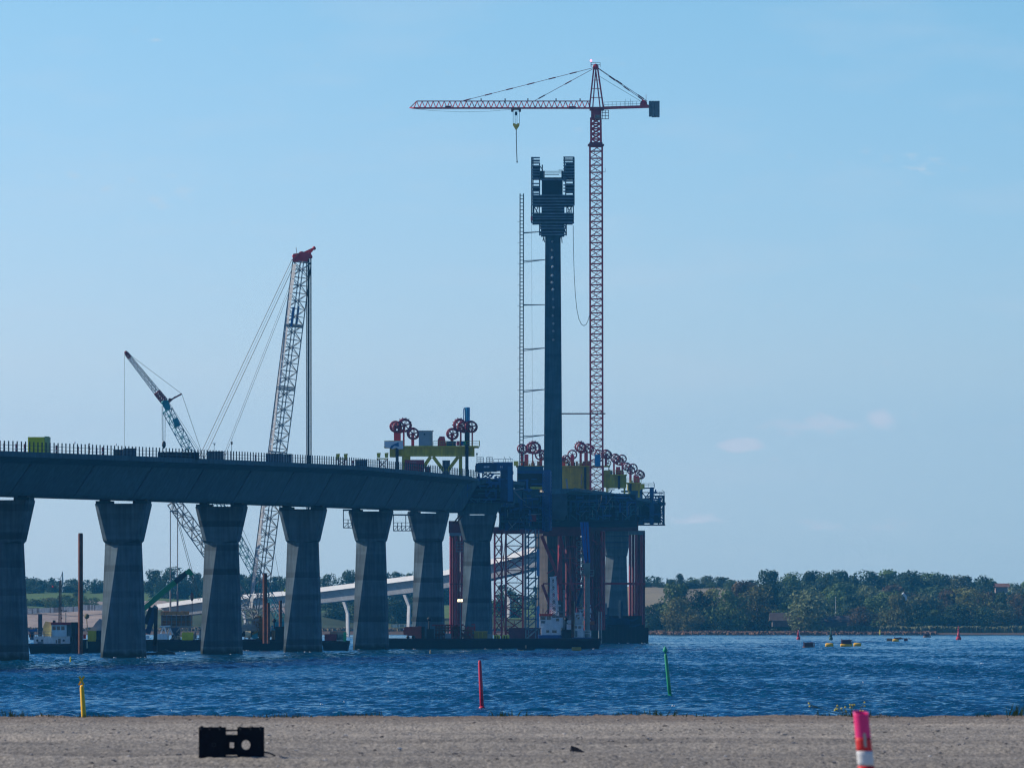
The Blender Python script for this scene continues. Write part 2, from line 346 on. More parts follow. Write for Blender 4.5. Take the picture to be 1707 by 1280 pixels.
# ---------------------------------------------------------------- bridge alignment
AXD = np.array([760,840,920,1000,1080,1160,1240,1320,1400,1480,1560,1640,1720,1800.])
AXX = np.array([-101,-87.6,-74.5,-61.9,-49.9,-38.5,-27.5,-17,-7.5,1.6,10.2,18.6,27.5,36])
axp = np.polyfit(AXD-1250, AXX, 3); axd = np.polyder(axp)
def ax(D): return float(np.polyval(axp, D-1250))
def axn(D):                       # unit vector square to the road, pointing right
    s = float(np.polyval(axd, D-1250)); v = Vector((1, -s, 0)); return v.normalized()
def axt(D): n = axn(D); return Vector((-n.y, n.x, 0))
TOPD = [700,800,864,1034,1151,1234,1307,1400,1560,1800]; TOPZ = [26.6,28.2,29.1,32.0,33.9,34.7,35.3,36.1,37.4,38.3]
def ztop(D): return float(np.interp(D, TOPD, TOPZ))
def zsof(D): return float(np.interp(D, [760,1000,1320,1400,1560,1800], [22.3,25.1,28.75,29.5,31.2,32.2]))
def dk(D, off, dz=0): p = Vector((ax(D), D, ztop(D)+dz))+axn(D)*off; return p
def dkx(x, off):                  # distance at which the road line at this offset crosses photo column x
    lo, hi = 700., 1900.
    for _ in range(50):
        m = (lo+hi)/2; p = dk(m, off)
        if CX+p.x*F/p.y < x: lo = m
        else: hi = m
    return (lo+hi)/2
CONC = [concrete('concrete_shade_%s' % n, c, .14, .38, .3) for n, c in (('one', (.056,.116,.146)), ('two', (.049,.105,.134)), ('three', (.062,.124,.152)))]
def tide(m):
    t = m.node_tree; L = t.links.new; b = t.nodes['Principled BSDF']; src = b.inputs['Base Color'].links[0].from_socket
    tc = nd(t, 'ShaderNodeTexCoord'); sp = nd(t, 'ShaderNodeSeparateXYZ'); L(tc.outputs['Object'], sp.inputs[0])
    n = nd(t, 'ShaderNodeTexNoise'); n.inputs['Scale'].default_value = 1.1; L(tc.outputs['Object'], n.inputs['Vector'])
    a = nd(t, 'ShaderNodeMath', operation='MULTIPLY_ADD'); a.inputs[1].default_value = 1.2; L(n.outputs['Fac'], a.inputs[0]); L(sp.outputs['Z'], a.inputs[2])
    r = nd(t, 'ShaderNodeMapRange'); r.inputs['From Min'].default_value = 1.2; r.inputs['From Max'].default_value = 1.9; L(a.outputs[0], r.inputs['Value'])
    mx = nd(t, 'ShaderNodeMix', data_type='RGBA'); L(r.outputs['Result'], mx.inputs['Factor']); mx.inputs[6].default_value = (.02,.028,.022,1); L(src, mx.inputs[7]); L(mx.outputs[2], b.inputs['Base Color']); return m
def lifts(m, z0=1.41, per=4.1):
    """each pour lift a slightly different tone, a darker ring where the formwork was clamped"""
    t = m.node_tree; L = t.links.new; b = t.nodes['Principled BSDF']; src = b.inputs['Base Color'].links[0].from_socket
    tc = nd(t, 'ShaderNodeTexCoord'); sp = nd(t, 'ShaderNodeSeparateXYZ'); L(tc.outputs['Object'], sp.inputs[0])
    nz = nd(t, 'ShaderNodeTexNoise'); nz.inputs['Scale'].default_value = .9; L(tc.outputs['Object'], nz.inputs['Vector'])
    a0 = nd(t, 'ShaderNodeMath', operation='MULTIPLY_ADD'); a0.inputs[1].default_value = .12; L(nz.outputs['Fac'], a0.inputs[0]); L(sp.outputs['Z'], a0.inputs[2])
    a = nd(t, 'ShaderNodeMath', operation='SUBTRACT'); a.inputs[1].default_value = z0+.06; L(a0.outputs[0], a.inputs[0])
    d = nd(t, 'ShaderNodeMath', operation='DIVIDE'); d.inputs[1].default_value = per; L(a.outputs[0], d.inputs[0])
    fl = nd(t, 'ShaderNodeMath', operation='FLOOR'); L(d.outputs[0], fl.inputs[0]); fr = nd(t, 'ShaderNodeMath', operation='FRACT'); L(d.outputs[0], fr.inputs[0])
    oi = nd(t, 'ShaderNodeObjectInfo'); ad = nd(t, 'ShaderNodeMath', operation='MULTIPLY_ADD'); ad.inputs[1].default_value = 37; L(oi.outputs['Random'], ad.inputs[0]); L(fl.outputs[0], ad.inputs[2])
    wn = nd(t, 'ShaderNodeTexWhiteNoise', noise_dimensions='1D'); L(ad.outputs[0], wn.inputs['W'])
    tone = nd(t, 'ShaderNodeMapRange'); tone.inputs['To Min'].default_value = .78; tone.inputs['To Max'].default_value = 1.25; L(wn.outputs['Value'], tone.inputs['Value'])
    ring = nd(t, 'ShaderNodeMapRange'); ring.inputs['From Min'].default_value = .21; ring.inputs['From Max'].default_value = .29; ring.inputs['To Min'].default_value = .42; ring.inputs['To Max'].default_value = 1; L(fr.outputs[0], ring.inputs['Value'])
    w2 = nd(t, 'ShaderNodeTexWhiteNoise', noise_dimensions='1D'); a9 = nd(t, 'ShaderNodeMath', operation='ADD'); a9.inputs[1].default_value = 5.37; L(ad.outputs[0], a9.inputs[0]); L(a9.outputs[0], w2.inputs['W'])
    rs = nd(t, 'ShaderNodeMapRange'); rs.inputs['To Min'].default_value = .42; rs.inputs['To Max'].default_value = .95; L(w2.outputs['Value'], rs.inputs['Value']); L(rs.outputs['Result'], ring.inputs['To Min'])
    mu = nd(t, 'ShaderNodeMath', operation='MULTIPLY'); L(tone.outputs['Result'], mu.inputs[0]); L(ring.outputs['Result'], mu.inputs[1])
    mx = nd(t, 'ShaderNodeMix', data_type='RGBA', blend_type='MULTIPLY'); mx.inputs['Factor'].default_value = 1; L(src, mx.inputs[6]); L(mu.outputs[0], mx.inputs[7]); L(mx.outputs[2], b.inputs['Base Color']); return m
PIERC = lifts(concrete('pier_concrete', (.095,.140,.168), .15, .4))
tide(PIERC)
DARKST = mat('dark_steel', (.025,.032,.045), .55, .3, .3, 1.2)
def girder(mb, ds, prof=None):
    rings = []
    for D in ds:
        t, s_ = ztop(D), zsof(D)
        pr = [(-11.7,t),(11.7,t),(11.7,t-.55),(8.9,t-1.35),(6.0,s_+.35),(5.6,s_),(-5.6,s_),(-6.0,s_+.35),(-8.9,t-1.35),(-11.7,t-.55)]
        n = axn(D); rings.append([Vector((ax(D), D, z))+n*o for o, z in pr])
    mb.rings(rings)
def girder_thing(name, label, d0, d1, step=40):
    e = thing(name, label, 'bridge deck', dk((d0+d1)/2, 0, -6))
    mb = MB(); d = d0; k = 0
    while d < d1-.1:
        d2 = min(d+step, d1); mb.m = k % 3; girder(mb, [d+.03, (d+d2)/2, d2-.03]); d = d2; k += 1
    mb.build('box_girder', CONC, e)
    for jd in (np.arange(d0+40, d1-5, 40) if d1-d0 > 300 else []):
        jb = MB(); rr = []
        for D in (jd-.35, jd+.35):
            t, s_ = ztop(D), zsof(D); n = axn(D); rr.append([Vector((ax(D), D, z))+n*o for o, z in [(9.02,t-1.38),(6.03,s_+.36),(5.6,s_-.02),(5.3,s_-.02),(5.8,s_+.4),(8.7,t-1.38)]])
        jb.rings(rr); jb.build('segment_joint', mat('joint_dark', (.022,.036,.046), .9, 0, .3, .6), e)
    for sgn in (-1, 1):          # edge beam along the lip of the slab
        eb = MB()
        dd = np.arange(d0, d1+1, 20)
        for a, b_ in zip(dd, dd[1:]): eb.beam(dk(a, sgn*11.85, -.2), dk(b_, sgn*11.85, -.2), .26, .75)
        eb.build('edge_beam', CONC[1], e)
    return e
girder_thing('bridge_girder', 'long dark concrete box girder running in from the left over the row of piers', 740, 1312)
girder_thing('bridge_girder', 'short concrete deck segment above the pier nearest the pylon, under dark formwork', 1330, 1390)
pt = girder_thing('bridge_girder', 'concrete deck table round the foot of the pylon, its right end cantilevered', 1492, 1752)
def pier(k, name, label, D=None, cx=None, zt=None, zn=None, mtl=PIERC):
    D = D if D is not None else 1000+80*k; X = ax(D) if cx is None else Xx(cx, D)
    zt = zt if zt is not None else 24.45+.93*k; zn = zn if zn is not None else 18.2+1.0*k
    e = thing(name, label, 'bridge pier', (X, D, 0), 'concrete bridge piers'); n = axn(D); tt = axt(D)
    def ring(a, b, cu, cv, z):
        q = [(-a,-b+cv),(-a+cu,-b),(a-cu,-b),(a,-b+cv),(a,b-cv),(a-cu,b),(-a+cu,b),(-a,b-cv)]
        return [Vector((X, D, z))+n*u+tt*v for u, v in q]
    mb = MB(); mb.rings([ring(3.35,2.3,.38,.30,-2), ring(3.3,2.3,.42,.32,.6), ring(3.05,2.15,1.5,.82,zn*.55), ring(2.84,2.0,2.45,1.32,zn), ring(2.95,2.05,.7,.35,zn+.35), ring(4.15,2.3,.5,.3,zt-.35), ring(4.2,2.3,.5,.3,zt)])
    mb.build('shaft', mtl, e)
    for s_ in (-1, 1):
        b_ = MB(); c = []
        for z in (zt, zsof(D)-.22 if zsof(D)-.22 > zt+.3 else zt+.5):
            c += [Vector((X, D, z))+n*(s_*3+u)+tt*v for u, v in ((-1.15,-1.7),(1.15,-1.7),(1.15,1.7),(-1.15,1.7))]
        b_.hexa(c); b_.build('bearing_plinth', CONC[1], e)
        c2 = [v+Vector((0,0,0)) for v in c[4:]]; g = MB(); ctr = sum(c2, Vector())/4
        g.hexa([ctr+(v-ctr)*.6 for v in c2]+[ctr+(v-ctr)*.6+Vector((0,0,.24)) for v in c2]); g.build('bearing', DARKST, e)
    return e
PL = ['half cut off by the left edge of the photo', 'second from the left, beside the brown steel pile', 'third from the left, standing before the leaning white crane mast', 'fourth from the left, just right of the tall white lattice boom', 'fifth from the left, at the left end of the long barge', 'sixth from the left, beside the bundle of red tubes', 'seventh from the left, the last before the red support towers']
for k in range(-1, 6): pier(k, 'bridge_pier', 'flared concrete bridge pier '+PL[k+1])
pier(9, 'bridge_pier', 'paler blue grey concrete bridge pier beyond the pylon, beside the right red tubes', D=1722, cx=1027, zt=31.2, zn=23.0, mtl=concrete('pier_concrete_pale', (.11,.14,.155), .3, .3))
# guard fence along the right edge of the deck
fe = thing('guard_fence', 'long fence of dark steel posts along the near edge of the bridge deck', 'fence', dk(1000, 11.5))
rl = MB(); dd = np.arange(745, 1316, 10)
for z in (.55, 1.05):
    for a, b_ in zip(dd, dd[1:]): rl.beam(dk(a, 11.5, z), dk(b_, 11.5, z), .05)
rl.build('rail_wires', DARKST, fe)
post = MB(); post.box(-.085,.085,-.085,.085,0,1.62); po = post.build('post', DARKST, None, base=(0,0,0))
pd = np.arange(855, 1314, 2.42); po.parent = fe; po.location = dk(pd[0], 11.5)-fe.location
for q in pd[1:100]:
    c_ = po.copy(); COL.objects.link(c_); c_.parent = fe; c_.location = dk(q, 11.5)-fe.location
st_ = MB()
for q in np.concatenate([np.arange(760, 855, 2.42), pd[100:]]):
    p = dk(q, 11.5); st_.box(p.x-.085,p.x+.085,p.y-.085,p.y+.085,p.z,p.z+1.62)
o = st_.build('post', DARKST, fe); o['kind'] = 'stuff'
# ---------------------------------------------------------------- far shore: terrain, fields, reeds, woods
def terr(px, D):
    """height of the land at photo column px (as seen) and distance D"""
    px = np.asarray(px, float); D = np.asarray(D, float)
    def prof(pts):
        return np.interp(D, [p[0] for p in pts], [p[1] for p in pts])
    left = prof([(2270,-.6),(2300,1.2),(2345,2.5),(2400,9.0),(2450,10),(2700,14.5),(3000,19),(3200,19),(3600,10),(4600,0)])
    mid = prof([(2270,-.6),(2300,1.2),(2380,2.2),(2450,6),(2700,11),(3000,14),(3300,14),(4600,0)])
    gap = prof([(2270,-.6),(2300,.8),(2400,2.5),(2550,9),(2750,17),(2950,21),(3200,21),(3600,12),(4600,0)])
    right = prof([(2270,-.6),(2300,.8),(2400,2.2),(2520,6.5),(2650,12),(2800,15),(3200,14),(4600,0)])
    far = prof([(2270,-.6),(2300,.8),(2400,2),(2600,7),(2800,11),(3200,9),(4600,0)])
    xs = [-400, 420, 620, 960, 1060, 1190, 1290, 1560, 1700, 2300]; W = [left, left, mid, mid, gap, gap, right, right, far, far]
    out = np.zeros_like(px+D)
    for i in range(len(xs)-1):
        m = (px >= xs[i]) & (px < xs[i+1]) if 0 < i < len(xs)-2 else ((px < xs[1]) if i == 0 else (px >= xs[i]))
        t = np.clip((px-xs[i])/(xs[i+1]-xs[i]), 0, 1); t = t*t*(3-2*t); out = np.where(m, W[i]*(1-t)+W[i+1]*t, out)
    return out+.35*np.sin(px*.05+D*.01)*np.clip((D-2290)/100, 0, 1)
pxs = np.concatenate([np.arange(-4500, -300, 300), np.arange(-300, 2000, 12), np.arange(2000, 6200, 300)])
ds = np.concatenate([np.arange(2262, 2420, 7), np.arange(2420, 3400, 24), np.arange(3400, 4700, 200)])
PX, DD = np.meshgrid(pxs, ds); TZ = terr(np.clip(PX, -400, 2290), DD); TX = (PX-CX)*DD/F
def field(name, c, var=.2, sc_=.05): return mat(name, c, .95, 0, var, sc_, 0, .1)
FM = [field('meadow', (.115,.175,.055)), field('stubble_field', (.27,.235,.16), .12), field('bare_earth', (.38,.31,.26), .25, .2), field('rough_grass', (.075,.095,.045), .35), field('shore_reeds_ground', (.12,.085,.06), .3, .2)]
Q = quads(len(ds), len(pxs)); cpx = PX.ravel()[Q].mean(1); cd = DD.ravel()[Q].mean(1); wob = cd+18*np.sin(cpx*.03)+10*np.sin(cpx*.11+1)
mi = np.where(cd < 2345, 4, np.where(wob < 2470, 3, 0))
mi = np.where((cpx < 200) & (cd >= 2338) & (wob < 2420), 2, mi); mi = np.where((cpx > 225) & (cpx < 480) & (wob > 2425) & (wob < 2620), 2, mi)
mi = np.where((cpx > 110) & (cpx < 330) & (wob > 2500) & (wob < 2600), 2, mi)
mi = np.where((cpx > 980) & (cpx < 1250) & (wob > 2520), 1, mi); mi = np.where((cpx > 1250) & (cd > 2345), 3, mi)
te = npmesh('far_shore_ground', np.stack([TX, DD, TZ], -1).reshape(-1, 3), Q, FM, True, mi); te['kind'] = 'structure'
def gz(px, D): return float(terr(np.array(px), np.array(D)))
# reed belt: many thin upright blades in bands
def reeds(name, label, x0, x1, d0, h, m, n):
    V = np.zeros((n, 4, 3)); px = x0+(x1-x0)*rng.random(n); D = d0+12*rng.random(n); z = terr(px, D)-.2; X = (px-CX)*D/F
    hh = h*(.6+.5*rng.random(n))*(1+.06*np.sin(px*.09)+.05*np.sin(px*.31)); wv = .25+.35*rng.random(n); ln = rng.normal(0, .25, n); dy = rng.normal(0, .3, n)
    V[:,0] = np.stack([X-wv, D-dy, z], -1); V[:,1] = np.stack([X+wv, D+dy, z], -1); V[:,2] = np.stack([X+wv*.5+ln, D+dy, z+hh], -1); V[:,3] = np.stack([X-wv*.5+ln, D-dy, z+hh*.95], -1)
    o = npmesh(name, V.reshape(-1, 3), np.arange(4*n).reshape(-1, 4), m, False); tag(o, label, 'reeds', kind='stuff')
reeds('reed_bed', 'rust brown reeds along the far waterline below the trees', 1062, 1560, 2284, 1.0, mat('reeds_rust', (.19,.11,.07), .9, 0, .35, .3), 5200)
reeds('reed_bed', 'olive green reeds along the far waterline at the right edge', 1395, 1900, 2300, 2.3, mat('reeds_green', (.13,.14,.065), .9, 0, .25, .3), 9000)
reeds('reed_bed', 'pale scrub grass on the far bank seen between the bridge piers', -60, 1000, 2305, 1.3, mat('reeds_pale', (.15,.125,.08), .9, 0, .3, .3), 5000)
# ---------------------------------------------------------------- trees
LEAF = {}
def leafmat(name, c):
    m = mat(name, c, .75, 0, .5, .5, 0, .2, .28); t = m.node_tree; b = t.nodes['Principled BSDF']; src = b.inputs['Base Color'].links[0].from_socket
    tr = nd(t, 'ShaderNodeBsdfTranslucent'); t.links.new(src, tr.inputs['Color']); mi = nd(t, 'ShaderNodeMixShader'); mi.inputs[0].default_value = .22
    t.links.new(b.outputs[0], mi.inputs[1]); t.links.new(tr.outputs[0], mi.inputs[2]); t.links.new(mi.outputs[0], t.nodes['Material Output'].inputs['Surface']); return m
LEAFM = [leafmat('leaves_mid', (.12,.18,.052)), leafmat('leaves_dark', (.052,.092,.040)), leafmat('leaves_olive', (.18,.18,.06)), leafmat('leaves_rust', (.135,.098,.048)), leafmat('leaves_pale', (.16,.19,.085))]
BARK = mat('bark', (.06,.05,.04), .9)
def crown_mesh(nlobe, nleaf, shape, leaf):
    """unit crown (height 1 from z=.08, radius .5): leaf clumps spread through several lobes"""
    lob = []
    for i in range(nlobe):
        z = .10+.74*rng.random(); wid = {'round': math.sin(math.pi*min(1, max(.12, (z+.22)/1.22)))**.7, 'cone': 1.05-z, 'poplar': .55, 'wide': .75+.35*math.sin(math.pi*z)}[shape]
        r = (.34*rng.random()**.6)*wid; a = rng.random()*6.283
        lob.append((r*math.cos(a), r*math.sin(a), z, (.15+.13*rng.random())*(.6+.5*wid)))
    lob.append((0, 0, .84, .14 if shape != 'cone' else .06)); lob.append((0, 0, .5, .26 if shape not in ('poplar',) else .15)); lob.append((0, 0, .2, .24 if shape != 'poplar' else .12)); lob.append((.12, 0, .12, .2 if shape != 'poplar' else .1)); lob.append((-.12, .05, .13, .2 if shape != 'poplar' else .1))
    V = []; per = nleaf//len(lob)
    for (x, y, z, r) in lob:
        d = rng.normal(size=(per, 3)); d /= np.linalg.norm(d, axis=1)[:,None]; rad = r*(1-.45*rng.random(per)**2)*(1+.16*np.sin(d[:,0]*7+x*30)*np.sin(d[:,2]*8))
        c = np.array([x, y, z])+d*rad[:,None]*np.array([1, 1, .85])
        nrm = d+rng.normal(0, .55, d.shape); nrm /= np.linalg.norm(nrm, axis=1)[:,None]
        t1 = np.cross(nrm, rng.normal(size=d.shape)); t1 /= np.linalg.norm(t1, axis=1)[:,None]; t2 = np.cross(nrm, t1)
        s1 = leaf*(.6+.8*rng.random(per))[:,None]; s2 = s1*(.5+.4*rng.random(per))[:,None]
        V.append(np.stack([c-t1*s1, c-t2*s2, c+t1*s1, c+t2*s2], 1))
    return np.concatenate(V).reshape(-1, 3)
CROWN = {}
for key, (sh, nl, nf, lf) in {'round_a': ('round', 8, 3000, .028), 'round_b': ('round', 10, 3200, .026), 'wide_a': ('wide', 10, 3200, .028), 'wide_b': ('wide', 8, 3000, .030), 'cone': ('cone', 14, 2200, .026), 'poplar': ('poplar', 12, 1500, .03)}.items():
    V = crown_mesh(nl, nf, sh, lf); CROWN[key] = V
CM = {}
def tree(name, label, x, ytop, wpx, D, key, m, group=None, ybot=None, trunk=True):
    X = Xx(x, D); z0 = gz(x, D)-.3 if ybot is None else Zy(ybot, D); h = Zy(ytop, D)-z0; wd = wpx*S(D)
    e = thing(name, label, 'tree' if 'bush' not in name else 'bush', (X, D, z0), group)
    if (key, m) not in CM:
        V = CROWN[key]; o = npmesh('crown', V, np.arange(len(V)).reshape(-1, 4), LEAFM[m], False); CM[(key, m)] = o.data; 
    else:
        o = bpy.data.objects.new('crown', CM[(key, m)]); COL.objects.link(o)
    o.parent = e; o.scale = (wd, wd, h); o.rotation_euler = (0, 0, rng.random()*6.28)
    if trunk:
        if 'trunk' not in CM:
            t_ = MB(); t_.tube((0,0,0), (.02,.01,.5), .035, 7, .018); t_.tube((.02,.01,.45), (.22,.05,.72), .014, 5, .006); t_.tube((.015,0,.4), (-.2,-.1,.68), .014, 5, .006); t_.tube((.01,0,.5), (.0,.15,.8), .013, 5, .005)
            t = t_.build('trunk', BARK, None, base=(0,0,0)); CM['trunk'] = t.data
        else: t = bpy.data.objects.new('trunk', CM['trunk']); COL.objects.link(t)
        t.parent = e; t.location = (0,0,0); t.scale = (wd*.8, wd*.8, h)
    return e
RT = 'trees in front on the right shore'
front = [ # x, ytop, width, D, crown, leaf, words
 (1078,1012,46,2330,'wide_a',1,'low dark bush'), (1097,1006,52,2350,'wide_b',1,'low dark rounded tree'), (1136,974,78,2345,'round_a',0,'big grey green willow-like tree'),
 (1128,998,56,2325,'wide_b',2,'lower olive bough tree'), (1166,986,56,2350,'round_b',1,'dark narrow tree'), (1188,980,60,2365,'wide_a',2,'olive brown tree'),
 (1214,984,66,2340,'round_b',0,'mid green rounded tree'), (1234,970,72,2390,'round_a',3,'tall brownish tree'), (1262,978,74,2350,'round_b',2,'olive tree with ragged top'),
 (1290,974,66,2400,'round_a',1,'dark green tree'), (1306,1006,54,2345,'wide_a',0,'low pale green tree'), (1350,983,92,2306,'wide_b',4,'broad airy pale tree'),
 (1388,988,60,2400,'round_b',0,'green tree behind the flagpole'), (1372,1004,50,2378,'wide_b',1,'dark low tree'), (1416,992,66,2345,'round_a',1,'dark rounded tree'),
 (1436,1012,54,2328,'wide_a',3,'low rust tinted tree'), (1478,988,86,2335,'round_b',0,'large full green tree'), (1500,992,52,2320,'round_a',2,'olive tree'),
 (1546,992,76,2340,'wide_b',4,'light green domed tree'), (1558,1018,50,2322,'wide_a',0,'low green tree'), (1586,984,70,2385,'round_a',3,'brown topped tree'),
 (1618,982,92,2345,'round_b',2,'large olive tree'), (1600,1008,64,2325,'wide_b',1,'dark low spreading tree'), (1650,988,60,2375,'round_a',3,'russet tree'),
 (1672,984,46,2380,'cone',1,'dark conical tree'), (1668,1006,56,2330,'wide_a',4,'low pale tree'), (1698,992,60,2345,'round_b',3,'reddish brown tree'),
 (1716,1000,70,2350,'round_a',0,'green tree cut by the frame'), (1640,1014,56,2322,'wide_b',1,'dark low tree'), (1530,1010,50,2330,'round_a',1,'dark narrow-crowned tree'),
 (1330,1000,46,2385,'round_b',1,'dark small tree'), (1452,996,50,2370,'round_b',1,'dark middle tree'), (1766,990,90,2360,'round_b',1,'tree outside'), (1150,1016,50,2318,'wide_a',2,'low olive bush')]
ordn = ['first','second','third','fourth','fifth','sixth','seventh','eighth','ninth','tenth']
srt = sorted(range(len(front)), key=lambda i: front[i][0])
for n_, i in enumerate(srt):
    x, yt, wp, D, key, m, wd = front[i]
    nb = ('left of the long brown roof' if x < 1285 else 'around the long brown roof' if x < 1415 else 'below the white gable' if x < 1520 else 'near the red buoy' if x < 1640 else 'at the right edge')
    tree('broadleaf_tree', f'{wd} {nb}, {n_+1} from left in front', x, yt-4, wp*1.18, D, key, m, RT)
hill = [(1288,951,62,2600,'round_a',1),(1318,956,58,2620,'round_b',0),(1350,953,60,2640,'round_a',1),(1322,975,70,2520,'wide_a',1),(1380,956,52,2600,'round_b',0),(1404,952,56,2650,'round_a',1),(1424,956,30,2620,'cone',1),(1452,953,70,2640,'round_b',1),(1484,951,66,2660,'round_a',0),(1448,977,60,2500,'round_b',4),(1516,954,70,2640,'round_b',1),(1546,956,66,2660,'round_a',0),(1576,959,64,2640,'round_b',1),(1610,960,66,2620,'round_a',4),(1640,961,44,2600,'round_b',1),(1652,964,30,2660,'poplar',0),(1400,972,80,2520,'wide_b',0),(1490,974,90,2540,'wide_a',3),(1556,978,90,2540,'wide_b',1),(1250,972,50,2560,'round_b',3),(1690,974,60,2700,'round_b',4),(1712,970,60,2700,'round_a',0),(1740,972,70,2680,'round_a',1),(1368,970,60,2540,'round_b',1)]
hill.sort()
for n_, (x, yt, wp, D, key, m) in enumerate(hill):
    look = {'round_a': 'rounded', 'round_b': 'full crowned', 'wide_a': 'spreading', 'wide_b': 'broad', 'cone': 'pointed', 'poplar': 'slender'}[key]
    tree('broadleaf_tree', f'hazy blue green {look} tree on the right hill, {n_+1} from left there', x, yt-3, wp*1.2, D, key, m, 'trees on the right hill')
sky_l = [(1091,962,7,2900,'poplar',1),(1096,963,7,2905,'poplar',1),(1112,963,7,2880,'poplar',1),(1133,954,26,2860,'cone',1),(1123,966,26,2870,'round_a',1),(1160,965,30,2880,'round_b',0),(1173,961,14,2900,'poplar',4),(1182,962,12,2900,'poplar',4),(1200,963,26,2880,'round_a',1),(1217,966,24,2860,'round_b',0),(1104,970,30,2880,'wide_a',1),(1145,970,30,2880,'wide_b',1),(1078,970,30,2890,'wide_b',1),(1188,970,30,2890,'wide_a',0)]
for n_, (x, yt, wp, D, key, m) in enumerate(sorted(sky_l)):
    look = 'small slim poplar' if key == 'poplar' else 'pointed dark tree' if key == 'cone' else 'small blue green tree'
    tree('poplar_tree' if key == 'poplar' else 'field_tree', f'{look} on the ridge above the straw field, {n_+1} from left', x, yt-1, wp*1.15, D, key, m, 'trees on the ridge above the straw field', ybot=982)
LT = 'trees on the left skyline under the bridge'
leftt = [(30,966,40,2900,'round_a',1),(56,965,34,2880,'round_b',1),(68,968,24,2870,'round_a',1),(86,975,26,2900,'wide_a',1),(98,972,16,2920,'round_b',0),(112,977,26,2920,'wide_b',1),(130,978,26,2920,'wide_a',1),(158,966,16,2900,'round_b',1),(166,974,24,2900,'wide_b',1),(185,972,34,2900,'round_a',1),(232,968,30,2900,'round_b',1),
 (260,950,40,2700,'round_a',1),(284,946,52,2690,'round_b',1),(304,955,44,2710,'wide_a',1),(330,955,34,2720,'round_a',1),(356,960,40,2720,'round_b',1),(400,958,40,2760,'round_a',1),(420,957,34,2760,'round_b',1),(440,960,34,2760,'cone',1),(458,961,34,2760,'round_a',1),(480,962,40,2750,'round_b',1),(520,966,40,2750,'round_a',1),(546,957,40,2720,'round_b',1),(578,951,44,2720,'round_a',1),(604,956,44,2730,'round_b',1),(636,955,40,2730,'round_a',1),(660,951,40,2720,'wide_a',1),(682,955,36,2730,'round_b',1),(712,960,40,2740,'round_a',1),(745,962,40,2740,'round_b',1),
 (60,1000,44,2480,'wide_a',0),(84,997,44,2490,'wide_b',4),(110,992,50,2500,'wide_a',0),(126,988,34,2520,'round_a',0),
 (560,1000,60,2420,'wide_b',1),(600,996,60,2430,'round_a',1),(640,1002,60,2420,'wide_a',0),(665,1000,50,2410,'wide_b',1),(700,990,60,2450,'round_b',1),(790,985,60,2480,'round_a',1),(850,985,60,2480,'round_b',1),(910,980,60,2500,'wide_a',1),(960,985,60,2480,'round_b',1)]
for n_, (x, yt, wp, D, key, m) in enumerate(sorted(leftt)):
    nb = ('left of the brown steel pile' if x < 133 else 'between the brown steel pile and green boom' if x < 250 else 'behind the green telescopic boom' if x < 345 else 'behind the white crane boom' if x < 480 else 'above the far viaduct' if D > 2600 else 'under the far viaduct')
    tree('hedge_bush' if yt > 986 else 'broadleaf_tree', f'blue {"bushy shrub" if yt > 986 else "tree"} {nb}, {n_+1} from the left', x, yt-2, wp*1.25, D, key, m, LT)
# the unbroken wood filling the right hillside between single crowns: one mass
def wood(name, label, n, fx, fd, h, m):
    Vv = []
    for i in range(n):
        x = fx(); D = fd(); V = crown_mesh(6, 420, 'wide', .05); hh = h*(.75+.4*rng.random())
        Vv.append(V*np.array([hh*1.1, hh*1.1, hh])+np.array([Xx(x, D), D, gz(x, D)-hh*.12]))
    V = np.concatenate(Vv); o = npmesh(name, V, np.arange(len(V)).reshape(-1, 4), m, False); tag(o, label, 'woodland', kind='stuff')
U = lambda a, b: (lambda: a+(b-a)*rng.random())
wood('woodland', 'unbroken dark wood filling the right hillside behind the shore trees', 110, U(1240, 1800), U(2400, 2640), 11, LEAFM[1])
wood('woodland', 'closed canopy of hazy wood along the crest of the right hill', 80, U(1272, 1665), U(2630, 2710), 12.5, LEAFM[1])
wood('undergrowth', 'dark undergrowth at the foot of the right shore trees', 90, U(1062, 1760), U(2350, 2380), 4.5, LEAFM[1])
wood('tree_belt', 'thin blue belt of distant wood along the left skyline', 70, U(-60, 360), U(2900, 3060), 7, LEAFM[1])
wood('tree_belt', 'blue belt of distant wood behind the far viaduct', 60, U(345, 1010), U(2720, 2900), 9, LEAFM[1])
wood('tree_belt', 'low blue green belt of wood on the ridge above the straw field', 34, U(1055, 1240), U(2900, 3000), 5, LEAFM[1])
wood('hedgerow', 'low green hedge below the meadow on the left bank', 40, U(20, 235), U(2460, 2530), 3.5, LEAFM[0])
# ---------------------------------------------------------------- buildings on the far shore
WHITE = mat('white_paint', (.72,.74,.75), .5, 0, .08, .8); ROOFB = mat('brown_roof', (.075,.06,.055), .8, 0, .25, .8)
GLASS = mat('dark_glass', (.02,.03,.04), .12, 0, .1, 1, 0, .8)
h = thing('long_shed', 'long low building with brown roofs half hidden by the far shore trees', 'building', P(1335, 1040, 2312))
b_ = MB(); b_.pbox(1288, 1346, 1034, 1044, 2312, 9); b_.build('wall', mat('shed_wall', (.13,.11,.10), .9), h)
def roof(mb, x0, x1, yt, yb, D, dep, ov=.6):
    a = P(x0, yb, D); c = P(x1, yt, D); mb.prism([(a.x-ov, D-ov, a.z), (a.x-ov, D+dep/2, c.z), (a.x-ov, D+dep+ov, a.z)], (c.x-a.x+2*ov, 0, 0)); return mb
roof(MB(), 1286, 1348, 1021, 1034, 2312, 9).build('roof', ROOFB, h)
h = thing('long_shed', 'low brown roofed shed right of the flagpole foot on the far shore', 'building', P(1398, 1044, 2350))
